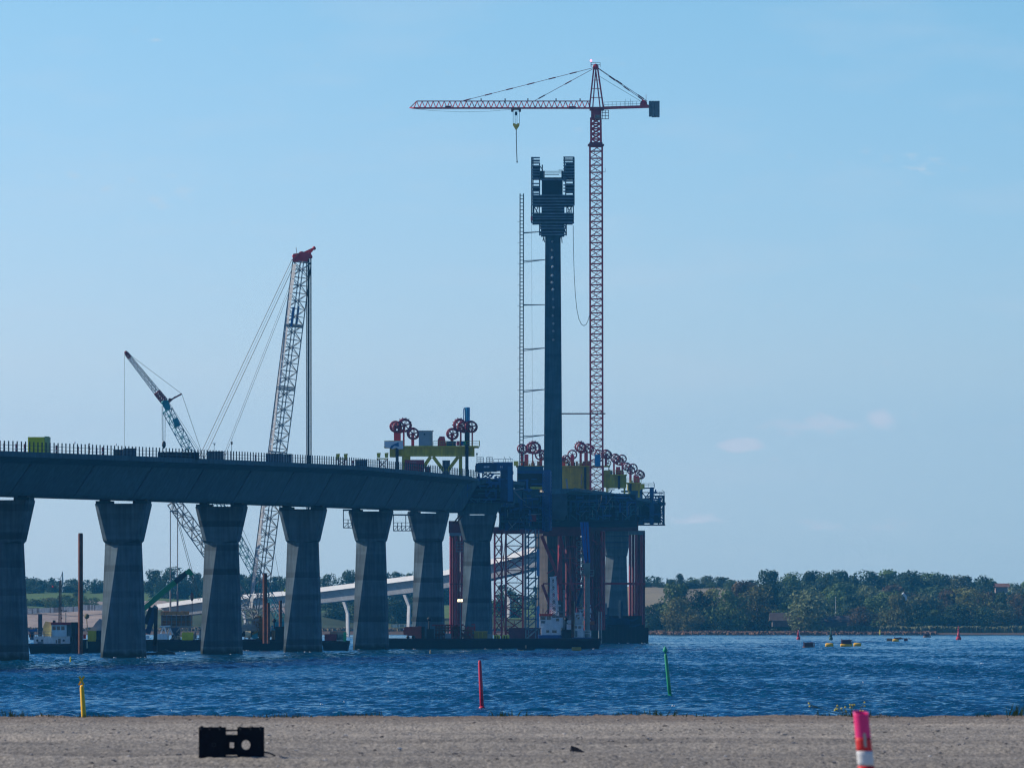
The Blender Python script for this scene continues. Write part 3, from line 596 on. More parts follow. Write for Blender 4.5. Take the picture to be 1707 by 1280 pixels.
b_ = MB(); b_.pbox(1368, 1412, 1037, 1045, 2311, 8); b_.build('wall', MATS['shed_wall'], h); roof(MB(), 1366, 1414, 1026, 1037, 2311, 8).build('roof', ROOFB, h)
h = thing('gabled_house', 'white gabled house peeping out between trees on the right hillside', 'house', P(1506, 998, 2330))
b_ = MB(); a = P(1503, 1000, 2330); S_ = S(2330)
b_.prism([(a.x, 2330, a.z), (a.x+9*S_, 2330, a.z), (a.x+9*S_, 2330, a.z+7*S_), (a.x+4*S_, 2330, a.z+13*S_), (a.x, 2330, a.z+9*S_)], (0, 6, 0)); b_.build('wall', WHITE, h)
b_ = MB(); b_.beam((a.x+4*S_, 2329.8, a.z+13.3*S_), (a.x+10*S_, 2329.8, a.z+6.5*S_), .25); b_.prism([(a.x+4*S_, 2330, a.z+13.3*S_), (a.x+9.5*S_, 2330, a.z+7*S_), (a.x+9.5*S_, 2330, a.z+8*S_), (a.x+4*S_, 2330, a.z+14.3*S_)], (0, 6.2, 0)); b_.build('roof', ROOFB, h)
h = thing('farm_house', 'pink walled house on the ridge by the right edge', 'house', P(1668, 984, 2620))
b_ = MB(); b_.pbox(1660, 1680, 978, 988, 2620, 7); b_.build('wall', mat('pink_wall', (.30,.22,.20), .9), h); roof(MB(), 1659, 1681, 972, 978, 2620, 7).build('roof', mat('tile_roof', (.20,.10,.075), .8), h)
fp = MB(); fp.tube(P(1393, 1030, 2345), P(1393, 996, 2345), .14, 6, .07); fp.lathe(P(1393, 996, 2345), [(.02,0),(.18,.1),(.02,.3)], 8); tag(fp.build('flagpole', WHITE), 'thin white flagpole standing before the far shore trees', 'flagpole')
# white rubble wall on the left bank
for n_, (x0, x1, yt, yb, lab) in enumerate([(40, 132, 1014, 1021, 'pale stone filled retaining wall on the left bank, left of the brown pile'), (137, 172, 1007.5, 1015, 'pale stone filled retaining wall on the left bank, right of the brown pile'), (652, 690, 1040, 1047, 'pale slatted fence on the bank under the far viaduct')]):
    e = thing('gabion_wall' if n_ < 2 else 'slat_fence', lab, 'wall' if n_ < 2 else 'fence', P((x0+x1)/2, yb, 2385)); n = int((x1-x0)/2.1)
    for k in range(n):
        q = MB(); xa = x0+(x1-x0)*k/n; xb = x0+(x1-x0)*(k+.88)/n; sl_ = (-.045*(xa-x0) if n_ == 0 else 0); j = rng.random()*.8; q.pbox(xa, xb, yt+sl_+j, yb+sl_+2, 2385, 1.5)
        q.build('panel', [mat('pale_stone', (.75,.68,.58), .9, 0, .3, 1.2), mat('brown_stone', (.38,.29,.22), .9, 0, .35, 1.2), MATS.get('pale_stone')][int(rng.random()*2.99)], e)
def turb(): pass
m = MB(); m.tube(P(104, 975, 2950), P(104, 953, 2950), .55, 8, .25); tag(m.build('telecom_mast', mat('mast_grey', (.22,.25,.28), .6)), 'faint grey mast on the left skyline behind the tug', 'mast')
# ---------------------------------------------------------------- far viaduct sweeping to the left bank
VT = [(-60,1032,2300),(120,1021,2390),(262,1007,2330),(335,996.5,2290),(400,991.5,2250),(476,985,2205),(537,978.5,2160),(593,971.5,2115),(650,964,2070),(692,958.5,2036),(747,949.5,1990),(843,926,1912),(870,918,1890),(935,898,1840),(985,880,1800)]
VT = VT[2:]
va = thing('far_viaduct', 'distant approach viaduct with bright white parapet sweeping behind the piers', 'viaduct', P(600, 1058, 2110))
def vpt(i): x, y, D = VT[i]; return P(x, y, D)
vd = []; 
for i in range(len(VT)):
    a = vpt(max(0, i-1)); c = vpt(min(len(VT)-1, i+1)); d = c-a; d.z = 0; d.normalize(); vd.append(Vector((-abs(d.y), d.x if d.y < 0 else -d.x, 0)))
for i, v in enumerate(vd):
    if v.y > 0: vd[i] = Vector((v.x, -v.y, 0))
GW = 5.3
def vring(i, prof): p = vpt(i); n = vd[i]; return [p+n*o+Vector((0, 0, z)) for o, z in prof]
g = MB(); g.rings([vring(i, [(0,-.9),(-1.6,-1.5),(-4.0,-5.0),(-7.5,-5.0),(-10.5,-1.5),(-12,-.9),(-12,-.3),(0,-.3)]) for i in range(len(VT))]); g.build('box_girder', concrete('viaduct_concrete', (.34,.36,.39), .1, .15), va)
g = MB(); g.rings([vring(i, [(.15,-1.55),(.15,0),(-.3,0),(-.3,-1.55)]) for i in range(len(VT))]); g.build('parapet', mat('white_parapet', (.60,.60,.60), .6, 0, .06, .2), va)
VC = concrete('viaduct_pier', (.55,.55,.54), .1, .15)
for (xa, ya, xb, yb, xc, yc, D) in [(573,1003,579,1022,579.5,1060,2125),(674,991,681.5,1010,680.5,1050,2045),(842,985,848,1000,847,1030,1905),(495,1010,500,1030,500,1060,2190),(405,1018,409,1035,409,1060,2245)]:
    q = MB(); c_ = [(-.55,.2),(.35,-.7),(.75,-.4),(-.15,.5)]
    A, B_, C_ = P(xa, ya, D), P(xb, yb, D), P(xc, yc, D)
    q.rings([[Z_+Vector((u, v, 0)) for u, v in c_] for Z_ in (C_, B_, A)])
    q.build('pier', VC, va)
q = MB(); q.pbox(473.5, 476.5, 981, 986, 2200, 1.2); q.build('yellow_box', mat('yellow_bright', (.75,.62,.03), .5), va)
RED = mat('red_steel', (.58,.030,.052), .5, .1, .25, .8); DRED = mat('dark_red_steel', (.24,.02,.036), .55, .1, .3, .8)
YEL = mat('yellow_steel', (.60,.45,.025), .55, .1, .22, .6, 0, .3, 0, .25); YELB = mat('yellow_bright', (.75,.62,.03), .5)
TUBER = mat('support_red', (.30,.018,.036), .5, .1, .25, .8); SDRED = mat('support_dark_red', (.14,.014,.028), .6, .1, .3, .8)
BLUE = mat('blue_steel', (.012,.075,.22), .5, .1, .25, .8); NAVY = mat('navy_steel', (.014,.045,.105), .6, .1, .35, .9)
LBLUE = mat('bright_blue_steel', (.03,.22,.45), .4, .1, .15, .8); TEALP = mat('teal_steel', (.03,.26,.30), .5, .1, .25, .8)
GREYL = mat('light_grey_steel', (.27,.285,.28), .5, .2, .2, .8); GREY = mat('grey_steel', (.17,.185,.20), .6, .2, .25, .8)
ROPE = mat('wire_rope', (.03,.035,.045), .5, .4, .1, 2); BLACK = mat('black_paint', (.010,.012,.018), .6, 0, .3, .7); RUST = mat('rusty_steel', (.14,.055,.03), .85, .1, .4, .9, 0, .2, 0, .3)
ORANGE = mat('orange_paint', (.55,.14,.02), .5); CREAM = mat('cream_paint', (.55,.5,.33), .5); GREENP = mat('green_paint', (.02,.26,.10), .4, 0, .2, .5)
def V3(*a): return Vector(a)
# ---------------------------------------------------------------- pylon
D0 = 1560.; PX0 = 922
PYC = concrete('pylon_concrete', (.045,.085,.112), .28, .4, .3)
py = thing('bridge_pylon', 'tall slim dark concrete pylon rising from the deck, tallest concrete shaft', 'pylon', P(PX0, 845, D0))
def pyring(y, w0, w1, b, bow=.22):
    a = P(w0, y, D0); c = P(w1, y, D0); m = a.x*.42+c.x*.58
    return [V3(a.x, D0, a.z), V3(m, D0-bow, a.z), V3(c.x, D0, a.z), V3(c.x, D0+b, a.z), V3(m, D0+b+bow, a.z), V3(a.x, D0+b, a.z)]
q = MB(); q.rings([pyring(905, 905, 939, 6.2), pyring(822, 906.5, 937.3, 6), pyring(600, 908, 936, 5.4), pyring(392, 909, 934.5, 5), pyring(300, 909, 934.5, 5)]); q.build('shaft', PYC, py)
for i in range(13):
    y = 403+i*13.6; q = MB(); c = P(921+.15*i+rng.normal(0,.5), y+rng.normal(0,.8), D0)
    q.lathe(c+V3(0,-.1,0), [(.2,0),(.30,0),(.28,.25+.25*(2<=i<7)),(.2,.25+.25*(2<=i<7))], 12, (-.3,-1,-.3)); q.build('cable_anchor', mat('anchor_collar', (.55,.56,.55) , .7) if 1 < i < 7 else mat('anchor_grey', (.22,.25,.27), .8), py)
# concrete leg of the pylon under the deck
q = MB(); c = P(922, 1060, D0); rr = []
for y, hw in ((1066, 4.6), (985, 3.9), (930, 3.7), (860, 5.4)):
    z = Zy(y, D0); rr.append([V3(c.x+u*hw, D0+v, z) for u, v in ((-1,1.2),(-.35,-2.2),(.6,-2.4),(1,-1),(1,3),(-1,3))])
q.rings(rr); q.build('lower_leg', concrete('pylon_leg_concrete', (.105,.092,.085), .3, .4), py)
# climbing formwork at the top
fw = thing('climbing_formwork', 'dark climbing formwork with scaffold platforms wrapped round the pylon top', 'formwork', P(921, 393, D0))
FDK = mat('formwork_dark', (.009,.013,.022), .7, 0, .4, .6); FSL = mat('formwork_slat', (.14,.17,.20), .7, 0, .4, .8)
DF = D0-3.2
q = MB()   # formwork panels behind the platforms
q.pbox(905, 938, 296, 352, D0-1.0, 7); q.pbox(903, 941, 340, 356, D0-1.6, 8); q.pbox(888, 955, 325, 342, D0-1.4, 8); q.pbox(888, 955, 355, 371.5, D0-1.4, 8); q.pbox(902, 941, 371, 392, D0-1.3, 7.6)
q.pbox(888, 899, 276, 300, D0-.6, 1); q.pbox(943, 955, 273, 300, D0-.6, 1); q.pbox(889, 900, 310, 317, D0-.6, 1); q.pbox(944, 955, 306, 322, D0-.6, 1); q.pbox(899, 906, 285, 298, D0-.6, 5); q.pbox(936, 944, 285, 298, D0-.6, 5)
q.build('panel', FDK, fw)
def plat(x0, x1, y, h=1.6, d=DF, dep=1.1): q = MB(); q.pbox(x0, x1, y-h/2, y+h/2, d, dep); return q
for x0, x1, ys in ((885.3,900,[264,267.5,272,277,282.5,287,291.5,297,306,313,318,323]), (939,957.4,[262.5,267,271.5,277,281.5,287,291,296,301.5,309,314,319.5]), (886,957,[326,331,336.5,341.5,356,360.5,365.5,370.5]), (903,941,[346.5,351]), (899,944.5,[376,381,386,391.5]), (901,943,[300])):
    for y in ys: plat(x0, x1, y+rng.normal(0,.3), 1.7+.5*rng.random()).build('platform', FSL, fw)
q = MB()
for x, y0, y1 in ((886.3,262,343),(899.5,273,325),(904,275,326),(955.7,262,373),(957,263,343),(943,275,325),(941,263,298),(888.5,262,375),(910.5,296,325),(915,296,325),(921,298,325),(929,298,325),(934,296,325),(886,343,372),(890,343,356),(899,343,356),(945,343,356),(952,343,356),(899.5,373,393),(944,373,393),(907,285,298),(938,285,298)):
    for d in (DF+.2, DF+5): u_ = MB(); u_.beam(P(x, y1, d), P(x, y0, d), .28); u_.build('upright', FDK, fw)
q = MB()
for x0, y0, x1, y1 in ((889,343,897,356),(954,343,946,356),(897,344,893,356),(946,344,950,356),(900,374,906,392),(906,374,900,392),(938,374,944,392),(944,374,938,392),(899,276,905,284),(906,393,908,404),(907,393,905,402),(936,393,937,405),(935,393,933,401)):
    for d in (DF+.2, DF+8.5): q.beam(P(x0, y0, d), P(x1, y1, d), .22)
q.build('brace', FDK, fw)
q = MB()
for x0, x1, y in ((905,936,286),(905,936,289),(908,932,291.5),(886,899,262.5),(886,900,269.5),(939,956,265),(939,956,269),(931,938,284)):
    q.beam(P(x0, y, DF+.1), P(x1, y, DF+.1), .14)
q.build('guard_rail', FDK, fw)
q = MB(); q.pbox(884.6, 887.5, 361, 368, DF-.3, 1); q.build('red_sheet', RED, fw)
# hoist mast with ties
hm_ = thing('hoist_mast', 'slender ladder-like passenger hoist mast standing left of the pylon', 'hoist mast', P(869, 775, 1558))
q = MB(); 
for s_ in (-.42,.42): q.beam(P(869.3, 800, 1559)+V3(s_,0,0), P(869.8, 323, 1559)+V3(s_,0,0), .26)
for i in range(80): y = 800-i*6; c = P(869.3+.0063*i, y, 1559); q.beam(c-V3(.42,0,0), c+V3(.42,0,0), .17)
q.build('mast', mat('hoist_dark', (.014,.016,.02), .7, 0), hm_)
for y in (388, 435, 508, 582, 651, 727):
  for dy in (0, 2.0):
    q = MB(); q.tube(P(872, y+dy*(.5 if y in (388,508) else 1.4), 1559), P(909.5, y-(2 if y != 508 else 0), 1559.5), .10, 5); q.build('tie_bar', GREY, hm_)
for i in range(24): y = 370+i*17.5; q = MB(); q.beam(P(866, y, 1558.5), P(862.5, y-.3, 1558.5), .07); q.build('cable_hook', GREY, hm_)
q = MB(); q.tube(P(886, 372, 1556), P(888, 770, 1556), .022, 4); tag(q.build('drop_line', ROPE), 'thin plumb rope hanging from the left edge of the formwork', 'rope')
pts = []
for i in range(25):
    t = i/24; x = 955.5+(982.5-955.5)*t**1.9; y = 376+167*min(1, t*1.22)**.8 if t < .82 else 543-13*((t-.82)/.18)**2; pts.append((x, y))
pts = [(955.5,376),(955.8,400),(956.3,430),(957.3,460),(959,490),(961.5,515),(965,532),(969,540),(973,543),(977,541),(980,535),(982.5,526)]
q = MB(); q.path([P(x, y, 1556) for x, y in pts], .07, 5); tag(q.build('supply_hose', ROPE), 'slack black supply hose looping from the formwork to the red crane mast', 'hose')
# ---------------------------------------------------------------- tower crane
DT = 1570.
tcr = thing('tower_crane', 'red hammerhead tower crane standing beside the pylon, the tallest crane', 'tower crane', P(994, 822, DT))
q = MB(); q.lattice(P(994.6, 826, DT), P(993.6, 241, DT), 3.05, 3.05, 50, .155, .085, .06, False); q.build('mast', RED, tcr)
q = MB(); q.lattice(P(993.6, 241, DT), P(993.2, 198, DT), 2.45, 2.4, 5, .2, .10, .06, True); q.build('inner_mast', RED, tcr)
q = MB(); c0 = P(993.6, 241, DT)
for i in range(50):
    z = Zy(826-11.7*i, DT); q.beam((c0.x-.5, DT, z), (c0.x+.4, DT, z+1.6), .12) if i % 2 else q.beam((c0.x+.4, DT, z), (c0.x-.5, DT, z+1.6), .12)
q.build('ladder', DRED, tcr)
q = MB(); a = P(980, 244, DT-2.2); b_ = P(1007, 237, DT-2.2); q.box(a.x+.4, b_.x-.4, DT-2, DT+2, a.z, b_.z); q.box(a.x, b_.x, DT-2.3, DT+2.3, a.z+.25, a.z+.55); q.build('climbing_collar', DRED, tcr)
q = MB(); q.pbox(985.5, 1002.5, 183, 198, DT-1.6, 3.2); q.pbox(983, 1007, 178.5, 183, DT-2, 4); q.build('slewing_unit', DRED, tcr)
q = MB(); q.pbox(991, 1001, 191, 199.5, DT-3.4, 1.9); cab = q.build('cab', mat('cab_red', (.32,.09,.07), .5), tcr); q = MB(); q.pbox(992, 1000, 193, 197, DT-3.43, .03); q.build('window', GLASS, cab)
q = MB()
for x in (1004, 1009, 1014.5): q.beam(P(x, 198, DT-1), P(x, 183.5, DT-1), .14)
for y in (184, 188, 193, 198.5): q.beam(P(1003, y, DT-1), P(1015, y, DT-1), .14)
q.build('platform_rail', DRED, tcr)
q = MB()   # A-frame
ap = P(993, 110, DT)
for x, d in ((982.5,-1.5),(1006,-1.5),(982.5,1.5),(1006,1.5)): q.beam(P(x, 181, DT+d), ap+V3(-.4 if x < 990 else .4, d*.25, 0), .38)
for d in (-1.5,): 
    q.beam(P(988,181,DT+d), ap+V3(0,d*.2,-1), .3); q.beam(P(1000.5,181,DT+d), ap+V3(0,d*.2,-1), .3)
    for y, xl, xr in ((163,985.5,1003.2),(148,987.5,1000.6),(134,989.5,998)): q.beam(P(xl,y,DT+d*.7), P(xr,y,DT+d*.7), .16)
q.lathe(ap+V3(0,-.5,-.3), [(.75,0),(.75,1)], 10, (0,1,0)); q.build('tower_head', RED, tcr)
q = MB(); q.railing([P(985.5,112,DT-1), P(1000.5,112,DT-1)], 1.1, 2.2, .05); q.beam(P(985.2,112,DT), P(985.2,103,DT), .12); q.build('head_platform', DRED, tcr)
q = MB(); q.lathe(P(985.2,103.3,DT), [(.12,0),(.22,.1),(.22,.4),(.1,.55)], 8); q.build('warning_light', mat('red_lamp', (.6,.05,.08), .4, emit=((1,.16,.22), 5)), tcr)
# jib: triangular section
q = MB(); xs = np.linspace(984, 690, 33); jb = 1.05
tz, bz = Zy(169, DT), Zy(180.6, DT); Xs = [Xx(x, DT) for x in xs]
for i in range(32):
    x0, x1 = Xs[i], Xs[i+1]; m = (x0+x1)/2
    for s_ in (-1, 1):
        q.beam((x0,DT+s_*jb,bz),(x1,DT+s_*jb,bz),.26); q.beam((x0,DT+s_*jb,bz),(m,DT,tz),.13); q.beam((m,DT,tz),(x1,DT+s_*jb,bz),.13)
    q.beam((x0,DT-jb,bz),(x0,DT+jb,bz),.12); q.beam((x0,DT-jb,bz),(x1,DT+jb,bz),.1)
q.beam((Xs[0],DT,tz),((Xs[-1]+Xs[-2])/2,DT,tz),.24)
for s_ in (-1,1): q.beam((Xs[-1],DT+s_*jb,bz),(Xx(683,DT),DT,bz+.1),.22)
q.beam(((Xs[-1]+Xs[-2])/2,DT,tz),(Xx(683,DT),DT,bz),.2)
q.build('jib', RED, tcr)
for x in (802, 842, 880, 927, 967):
    q = MB(); q.beam(P(x,169,DT), P(x,164.5,DT), .28); q.build('rope_guide', DRED, tcr)
q = MB(); q.beam(P(742,178.5,DT-1.1), P(752,178.5,DT-1.1), .4, .5); q.pbox(949,960,177.5,181,DT-1.3,2.4); q.build('service_platform', DRED, tcr)
def tie(x0,y0,x1,y1,n,nm='tie_rod'):
    for s_ in (-.35,.35):
        q = MB(); A = P(x0,y0,DT+s_); B = P(x1,y1,DT+s_); q.tube(A,B,.065,5)
        for i in range(1,n+1): t = i/(n+.3); c = A.lerp(B,t); d=(B-A).normalized(); q.tube(c-d*.9,c+d*.9,.16,6)
        q.build(nm, DRED, tcr)
tie(991,113,768,169.5,6); tie(991,114,890,169,2); tie(996,114,1076,170,3); tie(996,113,1079,169,2)
q = MB(); q.tube(P(1000,128,DT), P(1068,169,DT), .04, 4); q.build('back_rope', ROPE, tcr)
q = MB(); q.beam(P(1004,180.5,DT-.9), P(1084,178,DT-.9), .35, .7); q.beam(P(1004,180.5,DT+.9), P(1084,178,DT+.9), .35, .7)
for i in range(9): x = 1008+i*9; q.beam(P(x,180.3-.03*i*9,DT-.9), P(x+4,180.2-.03*i*9,DT+.9), .2)
q.build('counter_jib', RED, tcr)
q = MB(); q.railing([P(1007,179,DT-1.2), P(1068,177.3,DT-1.2)], 1.25, 1.0, .035); q.railing([P(1007,179,DT+1.2), P(1068,177.3,DT+1.2)], 1.25, 1.0, .035)
q.beam(P(1043,178,DT-1.2),P(1043,165,DT-1.2),.07); q.beam(P(1051,178,DT-1.2),P(1051,165,DT-1.2),.07); q.build('walkway_rail', GREY, tcr)
q = MB(); q.lathe(P(1073,173,DT-1), [(.9,0),(.9,2)], 12, (0,1,0)); q.pbox(1067,1081,174.5,179,DT-1.1,2.2); q.beam(P(1077,174,DT),P(1077,158,DT),.1); q.build('hoist_winch', RED, tcr)
q = MB()
for i in range(4): q.pbox(1082+i*4.5, 1086.1+i*4.5, 168.5, 194.5-(1 if i == 0 else 0), DT-1.4, 2.8)
q.build('counterweight', mat('ballast_concrete', (.20,.21,.21), .85, 0, .2, 1, 0, .3, 0, .3), tcr)
q = MB(); q.pbox(853,868,179.5,182.5,DT-1.2,2.4); q.pbox(852,856,181,186,DT-.9,1.8); q.pbox(864.5,868.5,181,186,DT-.9,1.8); q.lathe(P(854.5,183.5,DT-1), [(.35,0),(.35,.4)],10,(0,1,0)); q.build('trolley', mat('trolley_brown', (.25,.07,.03), .6), tcr)
q = MB()
for x, xb in ((855.3,855.5),(858.5,858.8),(862.0,861.8),(866,865.8)): q.tube(P(x,184,DT), P(xb,207,DT), .05, 4)
q.lathe(P(860.3,193,DT), [(.1,0),(.35,.3),(.3,.8),(.08,1.0)], 8); q.build('hoist_rope', ROPE, tcr)
q = MB(); a = P(860.5,206,DT-.4)
q.prism([P(855,206,DT-.4),P(858,206,DT-.4),P(860.5,207.5,DT-.4),P(863,206,DT-.4),P(866,206,DT-.4),P(866,209,DT-.4),P(861.5,216.5,DT-.4),P(859.5,216.5,DT-.4),P(855,209,DT-.4)], (0,.8,0)); q.build('hook_block', mat('hook_yellow', (.90,.52,.03), .5), tcr)
q = MB(); q.path([P(860.6,216,DT),P(860.9,240,DT),P(861.4,258,DT),P(861.9,269,DT)], .11, 5); q.lathe(P(862,272,DT), [(.05,0),(.2,.25),(.1,.6)],7); q.build('lifting_chain', ROPE, tcr)
q = MB(); q.path([P(690,181.5,DT),P(720,185,DT),P(770,187,DT),P(815,186,DT),P(853,183,DT)], .03, 4); q.build('trolley_rope', ROPE, tcr)
q = MB(); 
for d in (-.5,.5): q.beam(P(936.5,689.5,DT-3+d), P(1009,689.5,DT-3+d), .32)
for i in range(18): x = 937+i*4; q.beam(P(x,689.5,DT-3.5), P(x+4,689.5,DT-2.5), .16)
q.build('mast_tie', DRED, tcr)
q = MB(); q.tube(P(1005,287,DT-1.5), P(1009,287,DT-1.5), .05, 4); q.beam(P(1009,287,DT-1.5),P(1009,281,DT-1.5),.07); q.build('anemometer', DRED, tcr)
# ---------------------------------------------------------------- white crawler crane
DC = 1222.
cc = thing('lattice_crane', 'white lattice boom crawler crane with red head, on the barge behind the bridge', 'crawler crane', P(437, 1060, DC))
lev = None
q = MB(); q.lattice(P(427, 1032, DC), P(503.5, 437, DC), 2.55, 2.55, 46, .10, .055, R(33), False, taper=.05); q.build('boom', GREYL, cc)
q = MB()   # grating walkway along the left side of the boom
A = P(427,1015,DC); B = P(500.5,440,DC); dx = V3(-1.28,-.55,0)
for i in range(46):
    t0, t1 = i/46, (i+.93)/46; a, b_ = A.lerp(B,t0)+dx, A.lerp(B,t1)+dx; q.prism([a+V3(-.12,-.3,0), a+V3(.55,-.9,0), b_+V3(.55,-.9,0), b_+V3(-.12,-.3,0)], (0,.05,0))
q.build('walkway', mat('grating', (.33,.34,.35), .6, .1, .35, 2), cc)
q = MB()
for y in (541, 543, 645, 648, 752): 
    t = (1032-y)/595; c = P(427+76.5*t, y, DC); 
    for s_ in (-1.25,1.25): q.beam(c+V3(-1.75,s_,0), c+V3(1.75,s_,-.35), .2)
q.build('section_joint', GREYL, cc)
q = MB(); q.prism([P(483.5,545,DC-2.1),P(487,545,DC-2.1),P(491,512,DC-2.1),P(487.5,512,DC-2.1)], (0,.06,0)); q.build('name_board', mat('board_blue', (.04,.16,.36), .5), cc)
q = MB(); q.prism([P(493,540,DC-1.3),P(496,540,DC-1.3),P(499.5,510,DC-1.3),P(496.5,510,DC-1.3)], (0,.06,0)); q.build('name_board', MATS['board_blue'], cc)
q = MB(); q.prism([P(488,427,DC-1.2),P(489,423,DC-1.2),P(500,422,DC-1.2),P(502,419,DC-1.2),P(518,422,DC-1.2),P(520,428,DC-1.2),P(514,431,DC-1.2),P(511,437.5,DC-1.2),P(487.5,436,DC-1.2)], (0,2.4,0))
q.beam(P(505,423,DC), P(523,414.5,DC), .55, .45); q.beam(P(512,427,DC), P(523,414,DC), .4); 
for x, y, r in ((523.5,413.5,.32),(501,422,.28),(517,427.5,.42),(489.5,427,.3)): q.lathe(P(x,y,DC-.9), [(r,0),(r,1.8)], 12, (0,1,0))
q.build('boom_head', RED, cc)
q = MB(); q.beam(P(487.5,434,DC-1.3), P(500,421,DC-1.3), .22); q.beam(P(495,424,DC-1.3), P(493.5,413,DC-1.3), .1); q.build('head_strut', mat('salmon_steel', (.45,.10,.09), .5), cc)
q = MB()
for x0, x1, r in ((511.2,511.5,.10),(513.2,513.2,.07),(514.3,514.3,.12),(515.6,515.6,.07),(518.2,518.6,.13)): q.tube(P(x0,432,DC), P(x1,960,DC), r, 5)
q.lathe(P(515,975,DC), [(.2,0),(.7,.4),(.8,1.6),(.3,2.0)], 10); q.build('hoist_rope', ROPE, cc)
q = MB()
for x0,y0,x1,y1,r in ((487,432,296,838,.055),(491,440,306,838,.055),(489,436,301,838,.02),(500,440,345,838,.035),(497,440,342,838,.03)): q.tube(P(x0,y0,DC-.6), P(x1,y1,DC+.5), r, 4)
q.build('pendant', ROPE, cc)
q = MB(); q.lattice(P(424,1028,DC+1), P(289,836,DC+1), 2.0, 1.9, 17, .10, .055, R(30), False, taper=.08); q.build('back_mast', GREYL, cc)
q = MB()
for x0,y0,x1,y1 in ((288,838,317,950),(290,838,324,965),(317,950,331,1000),(324,965,334,1000)): q.tube(P(x0,y0,DC), P(x1,y1,DC), .045, 4)
q.build('back_rope', ROPE, cc)
q = MB()   # machinery house and tracks
q.pbox(400,452,1044,1056,DC-2,6); q.pbox(404,420,1040,1046,DC-2.4,3); q.build('machinery_house', mat('house_grey', (.30,.30,.29), .6, 0, .3, .9), cc)
for d in (-4.2, 3.4):
    q = MB(); a = P(400,1061,DC); c = P(462,1055,DC); q.prism([(a.x+.6,DC+d,a.z),(c.x-.6,DC+d,a.z),(c.x,DC+d,a.z+.55),(c.x-.6,DC+d,c.z+.4),(a.x+.6,DC+d,c.z+.4),(a.x,DC+d,a.z+.55)], (0,1.1,0)); q.build('crawler_track', BLACK, cc)
q = MB(); q.lathe(P(431,1036,DC-2.5), [(.2,-.1),(1.15,-.1),(1.15,.9),(.2,.9)], 16, (0,1,0)); q.pbox(424,438,1038,1041,DC-2.6,1.4); q.build('winch_drum', mat('drum_brown', (.22,.10,.03), .7, 0, .3, 1.5), cc)
q = MB()
for i in range(26):
    a = P(402+24*rng.random(), 1006+44*rng.random(), DC-2.8+2*rng.random()); q.beam(a, a+V3(rng.normal(0,1.1), rng.normal(0,.4), rng.normal(0,.9)), .11)
q.build('gantry_frame', GREYL, cc)
cw = thing('counterweight_stack', 'rusty stack of ballast blocks hanging on two ropes behind the piers', 'counterweight', P(293, 1052, DC))
q = MB()
for i in range(7):
    for j in range(3): x0 = 268+i*6.7+rng.normal(0,.2); q.pbox(x0, x0+6.3, 1018.5+rng.normal(0,.25), 1024.5, DC-3+j*2.1, 1.9)
q.build('timber_block', mat('rust_timber', (.62,.26,.10), .85, 0, .4, 1.5), cw)
for k in range(4):
    q = MB()
    for i in range(9):
        x0 = 268.5+i*5.5; q.pbox(x0, x0+4.3+rng.random(), 1025+k*4.6, 1029.3+k*4.6, DC-2.8, 5.4)
    q.pbox(269,317,1025.2+k*4.6,1029.2+k*4.6,DC-2.2,4.4); q.build('ballast_row', [mat('ballast_rust', (.30,.12,.06), .9, 0, .4, 2), mat('ballast_brown', (.22,.11,.08), .9, 0, .4, 2), mat('ballast_grey', (.17,.12,.11), .9, 0, .3, 2)][(k+1) % 3], cw)
q = MB()
for x in (270,278,286,294,302,310,317): q.beam(P(x,1053,DC-3.1), P(x,1024,DC-3.1), .16)
q.pbox(266,320,1043.5,1045.5,DC-3.3,6.4); q.build('tray_frame', GREY, cw)
q = MB()
for x0, x1 in ((284,284),(296,296)): 
    q.tube(P(x0,852,DC), P(x1,985,DC), .10, 5); q.tube(P(x1,985,DC), P(x1,1019,DC), .2, 5)
q.tube(P(284,852,DC), P(288,838,DC), .06, 4); q.tube(P(296,852,DC), P(290,838,DC), .06, 4); q.beam(P(283,852,DC),P(297,852,DC),.22); q.build('suspension_rod', GREY, cw)
# ---------------------------------------------------------------- teal crawler crane
DG = 1262.
tc_ = thing('lattice_crane', 'smaller teal lattice crane with white fly jib, left of the big white boom', 'crawler crane', P(478, 1058, DG))
q = MB(); q.lattice(P(476,1046,DG), P(279,684,DG), 1.55, 1.5, 40, .075, .04, R(28), False, taper=.05); q.build('boom', TEALP, tc_)
q = MB(); q.prism([P(270,668,DG-.8),P(279,666.5,DG-.8),P(284,677,DG-.8),P(282,684,DG-.8),P(276,684,DG-.8),P(271,676,DG-.8)], (0,1.6,0)); q.lathe(P(272,671,DG-.9), [(.4,0),(.4,1.8)],10,(0,1,0)); q.build('boom_head', TEALP, tc_)
q = MB(); q.prism([P(287,699,DG-.95),P(295,696,DG-.95),P(300,709,DG-.95),P(292,712,DG-.95)], (0,1.9,0)); q.build('name_board', TEALP, tc_)
q = MB(); q.lattice(P(274,669,DG), P(214,593.5,DG), 1.05, .6, 20, .06, .03, R(25), False); q.build('fly_jib', GREYL, tc_)
q = MB(); q.lattice(P(274,669,DG), P(262,654,DG), 1.1, 1.05, 4, .07, .05, R(25), True); q.lattice(P(216,596,DG), P(211,589,DG), .62, .5, 3, .09, .06, R(25), True); q.lathe(P(210,587.5,DG-.4), [(.34,0),(.34,.8)], 10, (0,1,0)); q.beam(P(276,671,DG), P(303,656.5,DG), .3); q.beam(P(282,671,DG), P(292,661,DG), .2); q.lathe(P(283,666,DG-.4), [(.3,0),(.3,.8)],10,(0,1,0)); q.build('jib_strut', DRED, tc_)
q = MB()
